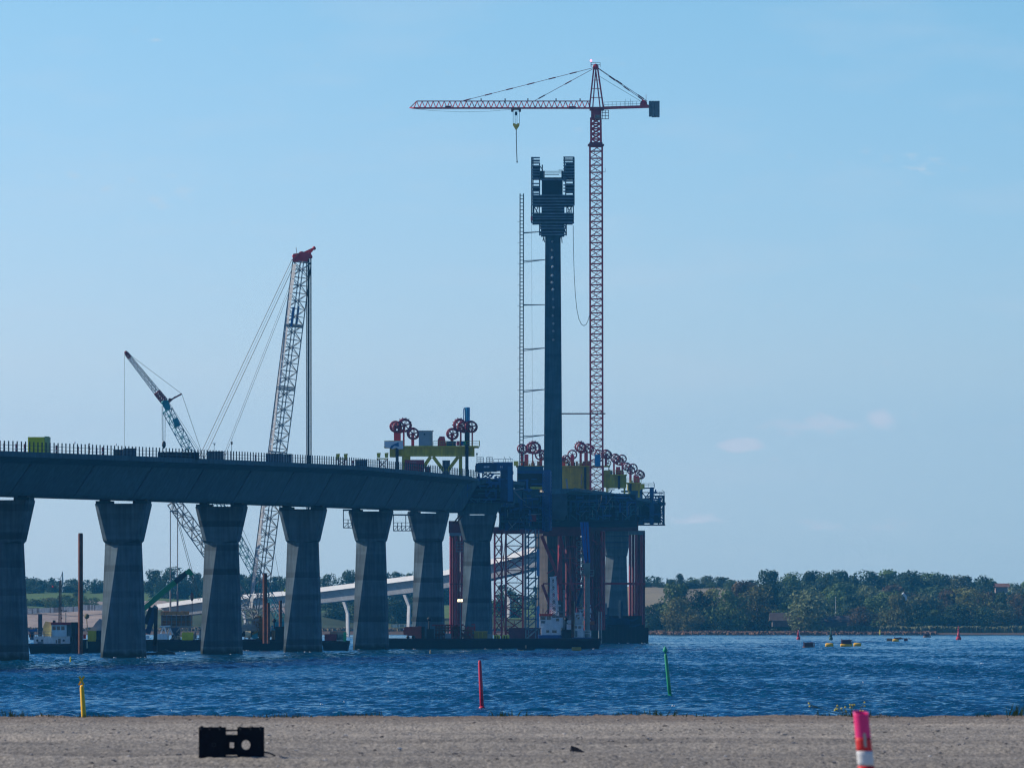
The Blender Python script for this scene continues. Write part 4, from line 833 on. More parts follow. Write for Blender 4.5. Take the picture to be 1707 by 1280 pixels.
for x0,y0,x1,y1,r in ((303,656.5,212,588,.035),(303,656.5,340,765,.04),(340,765,372,850,.04),(238,616,340,765,.03),(280,668,344,768,.03),(344,768,470,1040,.03),(207.5,588,207.5,745,.03),(271.5,676,272,735,.05),(275.5,676,275,735,.05),(270,676,270.4,735,.04),(350,760,480,1050,.035),(455,905,480,1045,.03)): q.tube(P(x0,y0,DG), P(x1,y1,DG), r, 4)
q.build('rope', ROPE, tc_)
q = MB(); q.lathe(P(273.2,746,DG), [(.05,-.2),(.25,0),(.42,.4),(.40,.95),(.2,1.3)], 10); q.build('hook_block', BLACK, tc_)
q = MB(); q.pbox(455,492,1036,1054,DG-1.5,5); q.pbox(452,460,1042,1054,DG-2.2,2); q.build('machinery_house', TEALP, tc_)
q = MB(); q.pbox(450,500,1054,1061,DG-3,1.1); q.pbox(450,500,1054,1061,DG+3,1.1); q.build('crawler_track', BLACK, tc_)
# ---------------------------------------------------------------- winch gantries on the deck
WHR = mat('wheel_red', (.23,.018,.045), .5, .1, .2, 1)
def wheel(par, x, y, D, r, spikes=False, m=None):
    c = P(x, y, D); R_ = r*S(D); q = MB(); t = .27*R_
    q.lathe(c, [(R_-t,-.18),(R_,-.18),(R_,.18),(R_-t,.18),(R_-t,-.18)], 22, (0,1,0)); q.lathe(c, [(.2*R_,-.25),(.2*R_,.25)], 10, (0,1,0))
    for k in range(6): a = k*math.pi/3+.3; q.beam(c, c+V3(math.cos(a)*R_*.92, 0, math.sin(a)*R_*.92), .2*R_, .14)
    if spikes:
        for k in range(14): a = k*math.pi/7; d = V3(math.cos(a), 0, math.sin(a)); q.beam(c+d*R_, c+d*R_*1.13, .2)
    q.build('sheave_wheel', m or WHR, par)
def pb(par, name, m, x0, x1, yt, yb, D, dep, label=None): q = MB(); q.pbox(x0, x1, yt, yb, D, dep); return q.build(name, m, par, label)
def ybase(D): return YH-(ztop(D)-CH)/S(D)
def bar(par, name, m, x0, y0, x1, y1, D, w=.3, D2=None): q = MB(); q.beam(P(x0,y0,D), P(x1,y1,D2 or D), w); return q.build(name, m, par)
DGY = 1300.
ga_ = thing('winch_gantry', 'yellow winch gantry with red sheave wheels standing over the deck left of the pylon', 'gantry', P(722, 796, DGY))
q = MB(); q.pbox(650, 791, 745.6, 760.5, DGY, 1.2); q.pbox(650, 791, 745.6, 760.5, DGY+4.5, 1.2); q.pbox(649.5,659,746,761,DGY-.3,6.2)
for x in range(672, 790, 10): q.pbox(x, x+1, 745.7, 760.4, DGY-.12, .3)
q.build('main_girder', YEL, ga_)
q = MB(); q.pbox(672, 798, 743, 745.4, DGY-.9, 7.5); q.build('deck_plate', YEL, ga_)
q = MB(); 
for d in (-.8, 6.4): q.railing([P(641,744,DGY+d), P(674,744,DGY+d)], 1.15, 1.1, .05); q.railing([P(722,743,DGY+d), P(799,743,DGY+d)], .95, 1.2, .04)
q.pbox(640,672,744.3,745.6,DGY-.9,7.4); q.beam(P(799.5,745,DGY-.8),P(799.5,734,DGY-.8),.12); q.build('guard_rail', YEL, ga_)
for x0, x1 in ((670,684),(765,770.5)): pb(ga_, 'leg', YEL, x0, x1, 760.5, 797, DGY+.4, 1.4)
for x0, y0, x1, y1 in ((718,761,698,790),(722,761,740,785),(764,761,746,785)): bar(ga_, 'brace', YEL, x0, y0, x1, y1, DGY+.8, .7)
for x0, x1, y0 in ((659.5,664.5,747),(775.5,781,741)): pb(ga_, 'leg', mat('black_steel', (.016,.014,.024), .5, .1), x0, x1, y0, 794, DGY-1, .7)
for a in ((659,711,10,0),(664.5,712,10,0),(674,708.5,11.5,1),(688,722.5,10.2,0),(753.5,723,10,0),(766,708.5,11.2,1),(771.5,711.5,10,0),(785,711,10.3,0)): wheel(ga_, a[0], a[1], DGY+(0 if a[3] else -1.2)+.6*(a[0]%3), a[2], a[3]); wheel(ga_, a[0]+1.8, a[1]+.8, DGY+2.4+.6*(a[0]%3), a[2]*.95)
for x0, x1, y0 in ((656.5,668,718),(671.5,674.5,712),(766.5,769.5,712),(786,788.5,712),(685.5,690.5,722),(751,756,722)): pb(ga_, 'wheel_post', RED, x0, x1, y0, 743, DGY+.6, .8)
pb(ga_, 'wheel_post', MATS['black_steel'], 774.5, 783, 704, 743, DGY+.5, 1.1)
q = MB(); q.tube(P(779.3,704,DGY+1), P(779.3,679,DGY+1), .52, 14); q.build('jack_cylinder', mat('cylinder_blue', (.02,.24,.45), .35, .1), ga_)
q = MB(); q.path([P(776,703,DGY), P(775.5,680,DGY), P(773.2,681,DGY), P(772.9,700,DGY)], .12, 5); q.build('pipe', BLUE, ga_)
k_ = pb(ga_, 'cabin', mat('cabin_grey', (.30,.33,.35), .5, 0, .12, .8), 698, 721, 718.6, 743, DGY-.6, 3.4); pb(k_, 'roof', GREY, 697.4, 722.4, 717.6, 718.6, DGY-.8, 3.8); pb(k_, 'vent', BLACK, 706.4, 708.6, 722.5, 725, DGY-.66, .06); pb(k_, 'door', GREYL, 716.2, 720.4, 722, 742, DGY-.66, .05)
q = MB(); q.prism([P(729.5,743,DGY-.4),P(729.5,733,DGY-.4),P(733,727,DGY-.4),P(741,727.5,DGY-.4),P(744.5,743,DGY-.4)], (0,2,0)); q.build('winch', RED, ga_)
for x in (735,738.5): pb(ga_, 'vent', MATS['salmon_steel'], x, x+1.8, 735, 741, DGY-.45, .05)
pb(ga_, 'power_pack', NAVY, 744, 760, 735.5, 743, DGY-.8, 2)
for x, m in ((763.3,RED),(770.8,BLUE),(774.2,GREENP)): q = MB(); q.lathe(P(x,742.5,DGY-1), [(.3,0),(.33,.4),(.3,.9)], 10); q.build('drum', m, ga_)
q = MB(); q.prism([P(640.5,735.5,DGY-1.05),P(672,734.6,DGY-1.05),P(672,748,DGY-1.05),P(665,748.8,DGY-1.05),P(661,746,DGY-1.05),P(655,748.5,DGY-1.05),P(648,746.5,DGY-1.05),P(641,745,DGY-1.05)], (0,.05,0)); bn = q.build('banner', mat('banner_white', (.62,.64,.68), .7, 0, .06, 1), ga_)
q = MB(); q.prism([P(650,747,DGY-1.12),P(652,743,DGY-1.12),P(658,739.5,DGY-1.12),P(664.5,737,DGY-1.12),P(665,744.5,DGY-1.12),P(661,743.5,DGY-1.12),P(657,743,DGY-1.12),P(653.5,747.4,DGY-1.12)], (0,.03,0)); q.build('emblem', mat('emblem_blue', (.015,.10,.24), .6), bn)
# second gantry line beside and beyond the pylon
def gantry(name, label, x0, x1, yplat, ybot, D, dep, wheels, posts, pole=None):
    e = thing(name, label, 'gantry', P((x0+x1)/2, ybot, D)); q = MB(); q.pbox(x0, x1, yplat+2.3, ybot, D, dep)
    for x in np.arange(x0+7, x1-2, 8): q.pbox(x, x+.8, yplat+2.4, ybot-.3, D-.13, .2)
    q.build('main_girder', YEL, e); pb(e, 'deck_plate', YEL, x0-2, x1+1, yplat, yplat+2, D-1, dep+2)
    q = MB(); q.railing([P(x0-2,yplat,D-.9), P(x1+1,yplat,D-.9)], 1.05, 1.3, .05); q.build('guard_rail', YEL, e)
    for i, a in enumerate(wheels):
        wheel(e, a[0], a[1], D+.5+(i % 3)*.9, a[2], len(a) > 3)
        if i % 2 == 0: wheel(e, a[0]+2.6, a[1]+1.2, D+3.6, a[2]*.93)
    rr = random.Random(int(x0)); 
    for i in range(int((x1-x0)/2.4)):
        xx = rr.uniform(x0, x1); k = rr.uniform(2.5, 8); pb(e, 'winch_gear', rr.choice((RED, DRED, DRED, NAVY, YEL)), xx, xx+rr.uniform(1, 4), yplat-k, yplat, D+rr.uniform(0, 2), .8)
    for a in posts: pb(e, 'wheel_post', RED, a[0], a[1], a[2], yplat, D+.8, .8)
    if pole: pb(e, 'pole', MATS['black_steel'], pole-2, pole+2, yplat, ybot+2, D-.9, .6)
    return e
g2 = gantry('winch_gantry', 'yellow winch gantry left of the pylon foot, behind the blue formwork traveller', 862, 906, 776, 800, 1590, 5, [(870,748,8.5),(885,747,9.5),(889.5,746,11,1),(900.5,758,9.3),(907,758.5,9)], [(868,872,752),(874,881,757),(887,889,752),(899,904,764)])
pb(g2, 'crate', YELB, 856.5, 864, 768.5, 776, 1588, 2); pb(g2, 'power_pack', GREY, 862, 870, 778.5, 787, 1588, 1.5); pb(g2, 'winch', RED, 908, 912, 750, 776, 1590, 2)
g3 = gantry('winch_gantry', 'big yellow winch gantry between the pylon and the red tower crane mast', 936, 986, 776, 820, 1580, 5, [(943,765,7),(954,757.7,8.4),(967,744.8,9.3,1),(969.5,747.5,8.4),(980.5,747,8),(998.5,757,8),(1010.3,757,8.2),(1013.5,772,5.5)], [(936,943,762),(966,970,750),(974,980,754),(951,957,758),(996,1001,758),(1008,1012,758)], 975.5)
bar(g3, 'plank', GREYL, 946, 815, 944, 798, 1578, .5); bar(g3, 'plank', GREYL, 969, 808, 969, 790, 1578, .18)
pb(g3, 'control_box', LBLUE, 991.5, 1001, 757.5, 777, 1566, 1)
g4 = gantry('winch_gantry', 'third yellow winch gantry, just right of the tower crane mast', 1010, 1044, 790.5, 813, 1642, 5, [(1025.5,763.6,8),(1037.3,765,7.7),(1031,768,7.5)], [(1022,1025,770),(1027,1034,778),(1036,1039,770)], 1032)
g5 = gantry('winch_gantry', 'rightmost yellow winch gantry at the far end of the deck', 1046, 1068, 804, 817, 1692, 5, [(1045,777.7,7.2),(1055,780.5,8.2),(1065.5,790.5,7.9),(1052,784,7)], [(1049,1053,784),(1056,1060,792),(1063,1066,794)], 1051)
pb(g3, 'deck_plate', YEL, 987.5, 1017, 776, 778, 1580, 5); pb(g3, 'side_girder', YEL, 1003.5, 1017, 784, 812, 1582, 3)
for x in (1006, 1015): pb(g3, 'leg', YEL, x-.8, x+.8, 778, 820, 1584.5, .5)
for g_, D_, xs_, y0_ in ((g4, 1642, (1012, 1041), 813), (g5, 1692, (1049, 1065), 817)):
    for x in xs_: pb(g_, 'leg', YEL, x-1.5, x+1.5, y0_, ybase(D_)+1, D_+1, 1)
pb(g5, 'crate', YEL, 1068, 1074.5, 806.5, 815, 1690, 2)
# ---------------------------------------------------------------- things standing on the deck
def deckthing(name, label, cat, x, off, grp=None):
    D = dkx(x, off); return thing(name, label, cat, dk(D, off), grp), D
e, D = deckthing('shipping_container', 'yellow green site container standing on the deck at the left', 'container', 64, 8.5); yb = ybase(D)-.3
q = MB(); q.pbox(46.5, 74, 728.3, yb, D, 5.5); 
for i in range(11): q.pbox(47.4+i*2.5, 48.5+i*2.5, 729.4, yb-1, D-.07, .12)
q.build('body', mat('container_yellow', (.66,.64,.015), .5, 0, .12, .5), e)
q = MB(); a = P(74,yb,D); b_ = P(81.3,727.6,D+1.8); q.hexa([(a.x+.02,D+.2,a.z),(b_.x,D+1.8,a.z),(b_.x,D+5.3,a.z),(a.x+.02,D+5.3,a.z),(a.x+.02,D+.2,b_.z),(b_.x,D+1.8,b_.z),(b_.x,D+5.3,b_.z),(a.x+.02,D+5.3,b_.z)]); q.build('door', mat('container_olive', (.22,.30,.07), .5), e)
e, D = deckthing('equipment_box', 'dark long steel formwork box lying on the deck under the small hook block', 'formwork box', 296, 9.5); yb = ybase(D)-.2
pb(e, 'body', FDK, 263, 331, 753.5, yb, D, 2.5)
for i in range(9): pb(e, 'rib', NAVY, 264+i*7.4, 266+i*7.4, 752.6, yb, D-.15, .12)
def crate(x0, x1, yt, lab, m, off=8.5, cat='crate', name='crate', ribs=3):
    e, D = deckthing(name, lab, cat, (x0+x1)/2, off); yb = ybase(D)-.2; o = pb(e, 'body', m, x0, x1, yt, yb, D, 2.2); pb(e, 'lid', GREY, x0-.5, x1+.5, yt-1, yt, D-.1, 2.4)
    for i in range(ribs): x = x0+(x1-x0)*(i+.5)/ribs; pb(e, 'batten', NAVY, x-.5, x+.5, yt, yb, D-.12, .1)
crate(205.5, 226, 748, 'round edged blue grey crate on the deck left of the thin hanging rope', mat('crate_blue', (.05,.08,.13), .6))
crate(189, 204, 750, 'brown and grey pallet load on the deck, first left of the dark crate', mat('pallet_brown', (.09,.07,.065), .8))
crate(346, 372, 753, 'grey slatted crate on the deck behind the white boom cables', mat('crate_grey', (.13,.15,.175), .7), ribs=6)
crate(443, 470, 757, 'blue grey cabin on the deck at the white boom', mat('cabin_blue', (.09,.13,.19), .6), 7.5, 'cabin', 'site_cabin', 4)
crate(472, 486, 757.5, 'small pale grey cabin on the deck right of the white boom', mat('cabin_pale', (.18,.21,.25), .6), 7.5, 'cabin', 'site_cabin', 2)
crate(592, 612, 767, 'small blue tool crate on the deck between the two yellow trestles', mat('crate_tool', (.04,.09,.17), .6), 9)
crate(737.5, 750, 768, 'blue toilet cabin standing under the yellow gantry', mat('toilet_blue', (.10,.15,.26), .6), 5, 'cabin', 'site_cabin', 2)
crate(709, 717.5, 778.5, 'little red tool box beside the red generator under the gantry', DRED, 5, 'box', 'tool_box', 1)
e, D = deckthing('generator', 'red generator container standing under the yellow gantry', 'generator', 690, 4); yb = ybase(D)
pb(e, 'housing', mat('generator_red', (.30,.02,.045), .5), 674.5, 707, 766.3, yb, D, 2.2); q = MB()
for i in range(7): q.pbox(683+i*1.65, 684.2+i*1.65, 769.4, 771.2, D-.04, .02)
q.build('lettering', mat('faded_lettering', (.4,.2,.22), .6), e); pb(e, 'stripe', GREY, 675, 706.5, 775, 776, D-.04, .03)
for n_, (x0, lab) in enumerate([(560, 'yellow cupped red lattice trestle on the deck, the left one of two'), (628, 'yellow cupped red lattice trestle on the deck, beside the gantry')]):
    e, D = deckthing('support_trestle', lab, 'trestle', x0+10, 9); yb = ybase(D); e['group'] = 'yellow cupped trestles'
    for s_ in (0, 13):
        q = MB(); c = [P(x0+s_, 756.5-n_*1.5, D), P(x0+s_+6.5, 756-n_*1.5, D), P(x0+s_+5.5, 764-n_*1.5, D), P(x0+s_+.8, 764-n_*1.5, D)]; q.prism(c, (0,.9,0)); q.build('cup', YEL, e)
        for u in (.8, 5): bar(e, 'leg', DRED, x0+s_+u, 764, x0+s_+u, yb, D+.4, .18)
    bar(e, 'brace', DRED, x0+1, 765, x0+18, yb-1, D+.4, .14); bar(e, 'brace', DRED, x0+18, 765, x0+1, yb-1, D+.4, .14); pb(e, 'beam', YEL, x0, x0+19, 763.5, 765.2, D+.1, .7)
e, D = deckthing('stop_sign_lamp', 'thin lamp post with dark head on the deck right of the slatted crate', 'lamp post', 386, 10); pb(e, 'post', GREY, 385.6, 386.3, 738, ybase(D), D, .1); pb(e, 'head', BLACK, 385, 387.7, 736, 741, D-.1, .2)
e, D = deckthing('wind_gauge', 'small anemometer post on the deck left of the dark headed lamp post', 'wind gauge', 357, 10); pb(e, 'post', GREY, 356.7, 357.3, 741, ybase(D), D, .08); q = MB(); q.beam(P(354.5,738.5,D),P(358.5,741,D),.1); q.beam(P(358.5,738,D),P(358,742,D),.12); q.build('vane', GREYL, e)
cone_m = mat('marker_red', (.55,.06,.07), .5); lampw = mat('lamp_white', (.8,.8,.8), .4)
mk = [(7,'leftmost'),(27,'second, left of the yellow container'),(41,'close left of the yellow container'),(94,'first right of the yellow container'),(130,'second right of the yellow container'),(161,'third right of the yellow container'),(171,'between pallet load and third marker'),(426,'left of the blue grey cabin'),(588,'beside the small blue tool crate')]
for x, lab in mk:
    e, D = deckthing('traffic_marker', 'narrow red white marker board on the deck, '+lab, 'traffic marker', x, 9.5, 'red marker boards on the deck'); p = dk(D, 9.5)
    q = MB(); q.box(p.x-.13,p.x+.13,p.y-.03,p.y+.03,p.z+.12,p.z+1.25+.15*rng.random()); q.build('board', cone_m, e); q = MB(); q.box(p.x-.13,p.x+.13,p.y-.045,p.y-.032,p.z+.5,p.z+.75); q.build('stripe', WHITE, e); q = MB(); q.box(p.x-.3,p.x+.3,p.y-.2,p.y+.2,p.z,p.z+.12); q.build('foot', BLACK, e)
# workers on the deck: skinned bodies
def worker(label, D, off, h, cloth, helmet, turn):
    p = dk(D, off); e = thing('person', label, 'person', p); me = bpy.data.meshes.new('body')
    J = [(0,0,.95),(0,.01,1.22),(0,0,1.42),(0,0,1.54),(0,-.02,1.68),(.10,0,.9),(.11,-.02,.5),(.11,.02,.06),(-.10,0,.9),(-.12,.02,.5),(-.13,.06,.06),(.2,0,1.40),(.26,.02,1.12),(.24,-.14,.9),(-.2,0,1.40),(-.27,.0,1.12),(-.2,-.2,.98),(.11,-.12,.04),(-.13,-.08,.04)]
    E = [(0,1),(1,2),(2,3),(3,4),(0,5),(5,6),(6,7),(7,17),(0,8),(8,9),(9,10),(10,18),(2,11),(11,12),(12,13),(2,14),(14,15),(15,16)]
    rad = [.15,.15,.14,.06,.11,.10,.075,.05,.10,.075,.05,.075,.055,.045,.075,.055,.045,.045,.045]
    me.from_pydata([Vector(j)*h/1.75 for j in J], E, []); o = bpy.data.objects.new('body', me); COL.objects.link(o); o.parent = e
    o.modifiers.new('skin', 'SKIN'); me.skin_vertices.new() if not me.skin_vertices else None
    for v, r in zip(me.skin_vertices[0].data, rad): v.radius = (r, r*.8)
    me.skin_vertices[0].data[0].use_root = True
    s_ = o.modifiers.new('sub', 'SUBSURF'); s_.levels = s_.render_levels = 1; me.materials.append(cloth); e.rotation_euler = (0,0,turn)
    q = MB(); k = h/1.75; b0 = p; q.lathe(p+V3(0,-.02*k,1.70*k), [(.15,-.02),(.14,.05),(.09,.11),(.02,.135)], 12); q.lathe(p+V3(0,-.05*k,1.69*k), [(.17,0),(.17,.015)], 12); q.build('helmet', helmet, e)
worker('worker in teal jacket and white helmet before the yellow container', dkx(58.5, 7.5), 7.5, 2.2, mat('teal_jacket', (.02,.14,.17), .8), lampw, .2)
worker('worker in dark clothes at the deck fence right of the yellow container', dkx(148.5, 10.6), 10.6, 1.75, mat('dark_clothes', (.02,.022,.03), .8), mat('dark_helmet', (.03,.03,.04), .5), 1.2)
for n_, (x, lab) in enumerate([(124.5,'right of the yellow container'),(193.5,'above the brown pallet load'),(62,'in front of the yellow container')][:2]):
    D = dkx(x, 11.5); p = dk(D, 11.5, 1.62); q = MB(); q.lathe(p, [(.05,0),(.1,.05),(.12,.2),(.06,.3)], 8); tag(q.build('fence_lamp', lampw), 'small white lamp on top of a deck fence post '+lab, 'lamp')
# ---------------------------------------------------------------- blue formwork travellers and temporary towers
TW = mat('traveller_teal', (.030,.105,.150), .7, .1, .3, .8); PLK = mat('plank', (.16,.13,.11), .9, 0, .3, 2)
def clutter(par, name, m, x0, x1, y0, y1, D, dep, n, w=(.12,.3), seed=1):
    rr = random.Random(seed)
    for i in range(n):
        x = rr.uniform(x0, x1); y = rr.uniform(y0, y1); d = D+rr.random()*dep; k = rr.random(); wd = rr.uniform(*w); q = MB()
        if k < .4: q.beam(P(x,y,d), P(min(x1, x+rr.uniform(5,22)),y,d), wd)
        elif k < .75: q.beam(P(x,y,d), P(x,min(y1, y+rr.uniform(5,18)),d), wd)
        else: s_ = rr.choice((-1,1)); q.beam(P(x,y,d), P(max(x0,min(x1, x+s_*rr.uniform(5,12))),min(y1,y+rr.uniform(5,12)),d), wd)
        q.build(name, m, par)
D = 1330.
tl = thing('formwork_traveller', 'dark blue formwork traveller wrapped round the deck end left of the pylon', 'formwork traveller', P(800, 858, D))
q = MB(); q.prism([P(801,799,D),P(856,800,D),P(856,838,D),P(764,838,D)], (0,2.2,0)); q.build('form_panel', mat('form_panel_dark', (.010,.020,.036), .8, 0, .4, .5), tl)
for i, y in enumerate((803, 808.5, 815, 825, 831, 836)): x0 = 799-(y-799)*.92; pb(tl, 'waler', NAVY if i % 2 else TW, x0-1, 850, y, y+1.5, D-.35, .3)
q = MB(); q.prism([P(783,838,D+1),P(836,838,D+1),P(828,857,D+1),P(771,857,D+1)], (0,2,0)); q.build('soffit_panel', CONC[2], tl)
pb(tl, 'header_girder', BLUE, 793, 855, 772, 785, D-1, 3); pb(tl, 'header_girder', BLUE, 822, 855, 770, 773, D-1.2, 3)
q = MB(); q.prism([P(792,786,D-1.1),P(792,776,D-1.1),P(797,771,D-1.1),P(820,770.5,D-1.1),P(828,775,D-1.1),P(828,786,D-1.1)], (0,3,0)); q.build('machinery_cover', NAVY, tl)
q = MB()
for x0, x1 in ((795,806),(811,821)): 
    q.railing([P(x0,772,D-1), P(x1,772,D-1)], 1.25, .55, .05, 3)
q.railing([P(823,770,D-1), P(855,770,D-1)], .6, 1, .04, 1); q.build('guard_rail', NAVY, tl)
q = MB()
for x in (806.6,809,811.4,814,833.5,836.2): q.pbox(x, x+1.5, 776.5, 779.6, D-1.16, .03)
q.build('lettering', mat('white_lettering', (.6,.63,.66), .6), tl)
pb(tl, 'column', NAVY, 834, 846, 783, 835, D-1.4, 2); pb(tl, 'column', mat('column_blue', (.012,.085,.235), .5, .1, .25, .9), 846, 855, 776, 836, D-2, 2)
for i in range(4): pb(tl, 'column_rib', LBLUE, 847+i*2, 847.6+i*2, 777, 835, D-2.12, .1)
clutter(tl, 'scaffold_tube', NAVY, 795, 846, 786, 800, D-1, 1, 22, seed=4); clutter(tl, 'scaffold_tube', TW, 770, 846, 800, 838, D-.7, .3, 26, seed=5)
clutter(tl, 'scaffold_tube', BLUE, 792, 856, 786, 812, D-1.6, .5, 26, (.2,.45), 6); clutter(tl, 'scaffold_tube', BLUE, 775, 846, 805, 838, D-.9, .3, 12, (.15,.3), 7)
for x0, y0, x1, y1 in ((755,873,767,858),(760,873,770,860)): bar(tl, 'prop', RUST, x0, y0, x1, y1, D, .3)
bar(tl, 'floodlight_post', NAVY, 795, 770, 795, 757, D, .12); pb(tl, 'floodlight', BLACK, 793.8, 796.2, 755, 758, D-.1, .4)
for x in (843, 852): 
    q = MB(); q.path([P(x,770,D),P(x-1,764,D),P(x-3,761,D)], .05, 4); q.build('antenna', NAVY, tl)
D = 1400.
tm = thing('formwork_traveller', 'blue scaffold traveller with tall blue column hard left of the pylon foot', 'formwork traveller', P(880, 885, D))
pb(tm, 'header_girder', BLUE, 862, 918, 783, 789, D, 3); pb(tm, 'power_pack', TW, 864, 906, 777, 784, D-.5, 2.5); pb(tm, 'column', mat('column_blue', (.03,.12,.30), .5), 908, 918, 786, 845, D-1.2, 1.8); pb(tm, 'column', NAVY, 908, 916, 845, 886, D-1.2, 1.6)
q = MB(); q.lattice(P(912,884,D-2), P(912,786,D-2), 1.6, 1.6, 16, .07, .05, .3, True); q.build('column_lattice', BLUE, tm)
pb(tm, 'form_panel', MATS['form_panel_dark'], 858, 908, 803, 845, D+.5, 4); pb(tm, 'form_panel', FDK, 832, 912, 845, 880, D+1, 5); pb(tm, 'form_panel', FDK, 862, 908, 789, 803, D+.6, 3)
pb(tm, 'side_form', mat('form_green', (.035,.075,.085), .7, 0, .3, .7), 872, 898, 815, 841, D-1, 1); pb(tm, 'side_form', TW, 858, 870, 818, 838, D-.6, 1)
for x0, y0, x1, y1 in ((855,816,868.5,831),(857,816.5,874,814)): bar(tm, 'prop', GREY, x0, y0, x1, y1, D-1.6, .35)
for y in (841.5, 853.5, 862, 868, 875, 880.5): pb(tm, 'platform', NAVY if y % 2 else TW, 830+(880-y)*.2, 914, y, y+1.4, D-1.6, 1)
for x in range(834, 914, 8): bar(tm, 'standard', NAVY, x, 838, x, 884, D-1.7, .22)
clutter(tm, 'scaffold_tube', TW, 832, 912, 805, 884, D-1.8, 1, 70, seed=8); clutter(tm, 'scaffold_tube', mat('pale_steel', (.22,.25,.27), .6), 840, 912, 815, 884, D-2, .6, 16, (.08,.16), 9)
clutter(tm, 'scaffold_tube', BLUE, 832, 914, 792, 884, D-2, 1, 60, (.18,.45), 10)
pb(tm, 'plank_deck', YEL, 884, 906, 811, 815, D-1.5, 1); pb(tm, 'red_form', DRED, 884, 894, 857, 869, D-1.9, .6); pb(tm, 'work_lamp', mat('lamp_warm', (.8,.7,.5), .4, emit=((1,.75,.45), .5)), 900, 906, 817, 820, D-2, .2)
q = MB(); q.prism([P(911,824,D-.4),P(945,822,D-.4),P(946,855,D-.4),P(941,866,D-.4),P(930,868,D-.4),P(920,864,D-.4),P(913,850,D-.4)], (0,9,0)); q.build('corbel_form', mat('corbel_concrete', (.060,.085,.100), .8, 0, .3, .4), tm)
D = 1500.
dw = thing('scaffold_band', 'dark scaffold band hanging under the deck edge between pylon and right traveller', 'scaffold', P(990, 868, D))
pb(dw, 'form_panel', MATS['form_panel_dark'], 946, 1060, 824, 868, D+8, 3)
for y in (822.5, 833, 843, 852, 858): pb(dw, 'platform', TW if y < 850 else FDK, 938, 1062, y, y+1.6, D+5.5, 2)
for x in range(950, 1062, 11): bar(dw, 'standard', NAVY, x, 824, x, 868, D+5.3, .25)
clutter(dw, 'scaffold_tube', TW, 946, 1060, 822, 866, D+5, 1, 60, seed=12); clutter(dw, 'scaffold_tube', MATS['pale_steel'], 950, 1058, 822, 862, D+4.6, .5, 12, (.06,.12), 13)
clutter(dw, 'scaffold_tube', BLUE, 948, 1060, 824, 866, D+4.8, .5, 36, (.15,.4), 14)
q = MB(); q.path([P(965,817,D+3),P(975,815,D+3),P(985,818.5,D+3),P(992,815.5,D+3),P(1003,817.5,D+3)], .1, 5); q.build('cable_bundle', PLK, dw); q = MB(); q.path([P(1003,826,D+4),P(1002,835,D+4),P(996,852,D+4)], .1, 5); q.build('hose', PLK, dw)
for x in (931, 940): bar(dw, 'plank', PLK, x, 821, x+8, 818.5, D+3, .4)
D = 1705.
tr = thing('formwork_traveller', 'blue open truss formwork traveller at the right end of the deck', 'formwork traveller', P(1075, 880, D))
for x, w_ in ((1086.5,.9),(1106,.45),(1066,.5),(1070,.4),(1098,.35)): bar(tr, 'column', BLUE if w_ > .6 else NAVY, x, 875, x, 826 if x > 1087 else 812, D-1, w_)
pb(tr, 'column', mat('column_blue', (.03,.12,.30), .5), 1083, 1090, 814, 873, D-2, 1)
for x0, x1, y, h_ in ((1068,1091,812.5,1.6),(1090,1108,825.5,1.8),(1062,1109,873.5,2.2),(1066,1107,865,1),(1070,1091,820,1.2),(1066,1107,838,1),(1066,1107,851,1),(1091,1107,832,1)): pb(tr, 'platform', NAVY, x0, x1, y, y+h_, D-1.4, 2.4)
q = MB(); q.lattice(P(1104.5,875,D-1), P(1104.5,827,D-1), 1.0, 1.0, 9, .07, .06, 0, True); q.build('stair_lattice', NAVY, tr)
pb(tr, 'form_panel', NAVY, 1071, 1101, 838, 872, D+.5, 1.5); pb(tr, 'form_panel', FDK, 1000, 1066, 826, 870, D-4, 3); pb(tr, 'form_panel', TW, 1048, 1069, 813, 826, D-2, 2)
for x0, y0, x1, y1 in ((1091,838,1106,851),(1106,838,1091,851),(1091,826,1098,838),(1098,838,1106,826),(1070,820,1083,838),(1083,820,1070,838)): bar(tr, 'brace', NAVY, x0, y0, x1, y1, D-1.2, .25)
clutter(tr, 'scaffold_tube', TW, 1004, 1068, 814, 866, D-4.5, 1, 46, seed=21); clutter(tr, 'scaffold_tube', MATS['pale_steel'], 1010, 1072, 820, 864, D-5, .4, 14, (.07,.14), 22); clutter(tr, 'scaffold_tube', NAVY, 1068, 1107, 826, 874, D-2, 1, 34, seed=23)
clutter(tr, 'scaffold_tube', BLUE, 1004, 1106, 815, 872, D-5, .5, 46, (.15,.4), 24)
pb(tr, 'ladder_tower', mat('ladder_grey', (.10,.13,.16), .6), 1058, 1065, 822, 858, D-5.2, .3); pb(tr, 'work_lamp', mat('lamp_yellow', (.8,.75,.2), .4, emit=((1,.9,.3), .7)), 1044, 1047.5, 822, 829, D-5.4, .2)
q = MB(); q.railing([P(1070,812,D-1.3), P(1091,812,D-1.3)], 1, 1.2, .05); q.railing([P(1091,825.5,D-1.3), P(1108,825.5,D-1.3)], 1, 1.2, .05); q.build('guard_rail', NAVY, tr)
for x, y in ((1090.5,812),(1105.5,825)): 
    q = MB(); q.path([P(x,y,D-1),P(x+.3,y-6,D-1),P(x-1.5,y-9,D-1)], .06, 4); q.build('antenna', NAVY, tr)
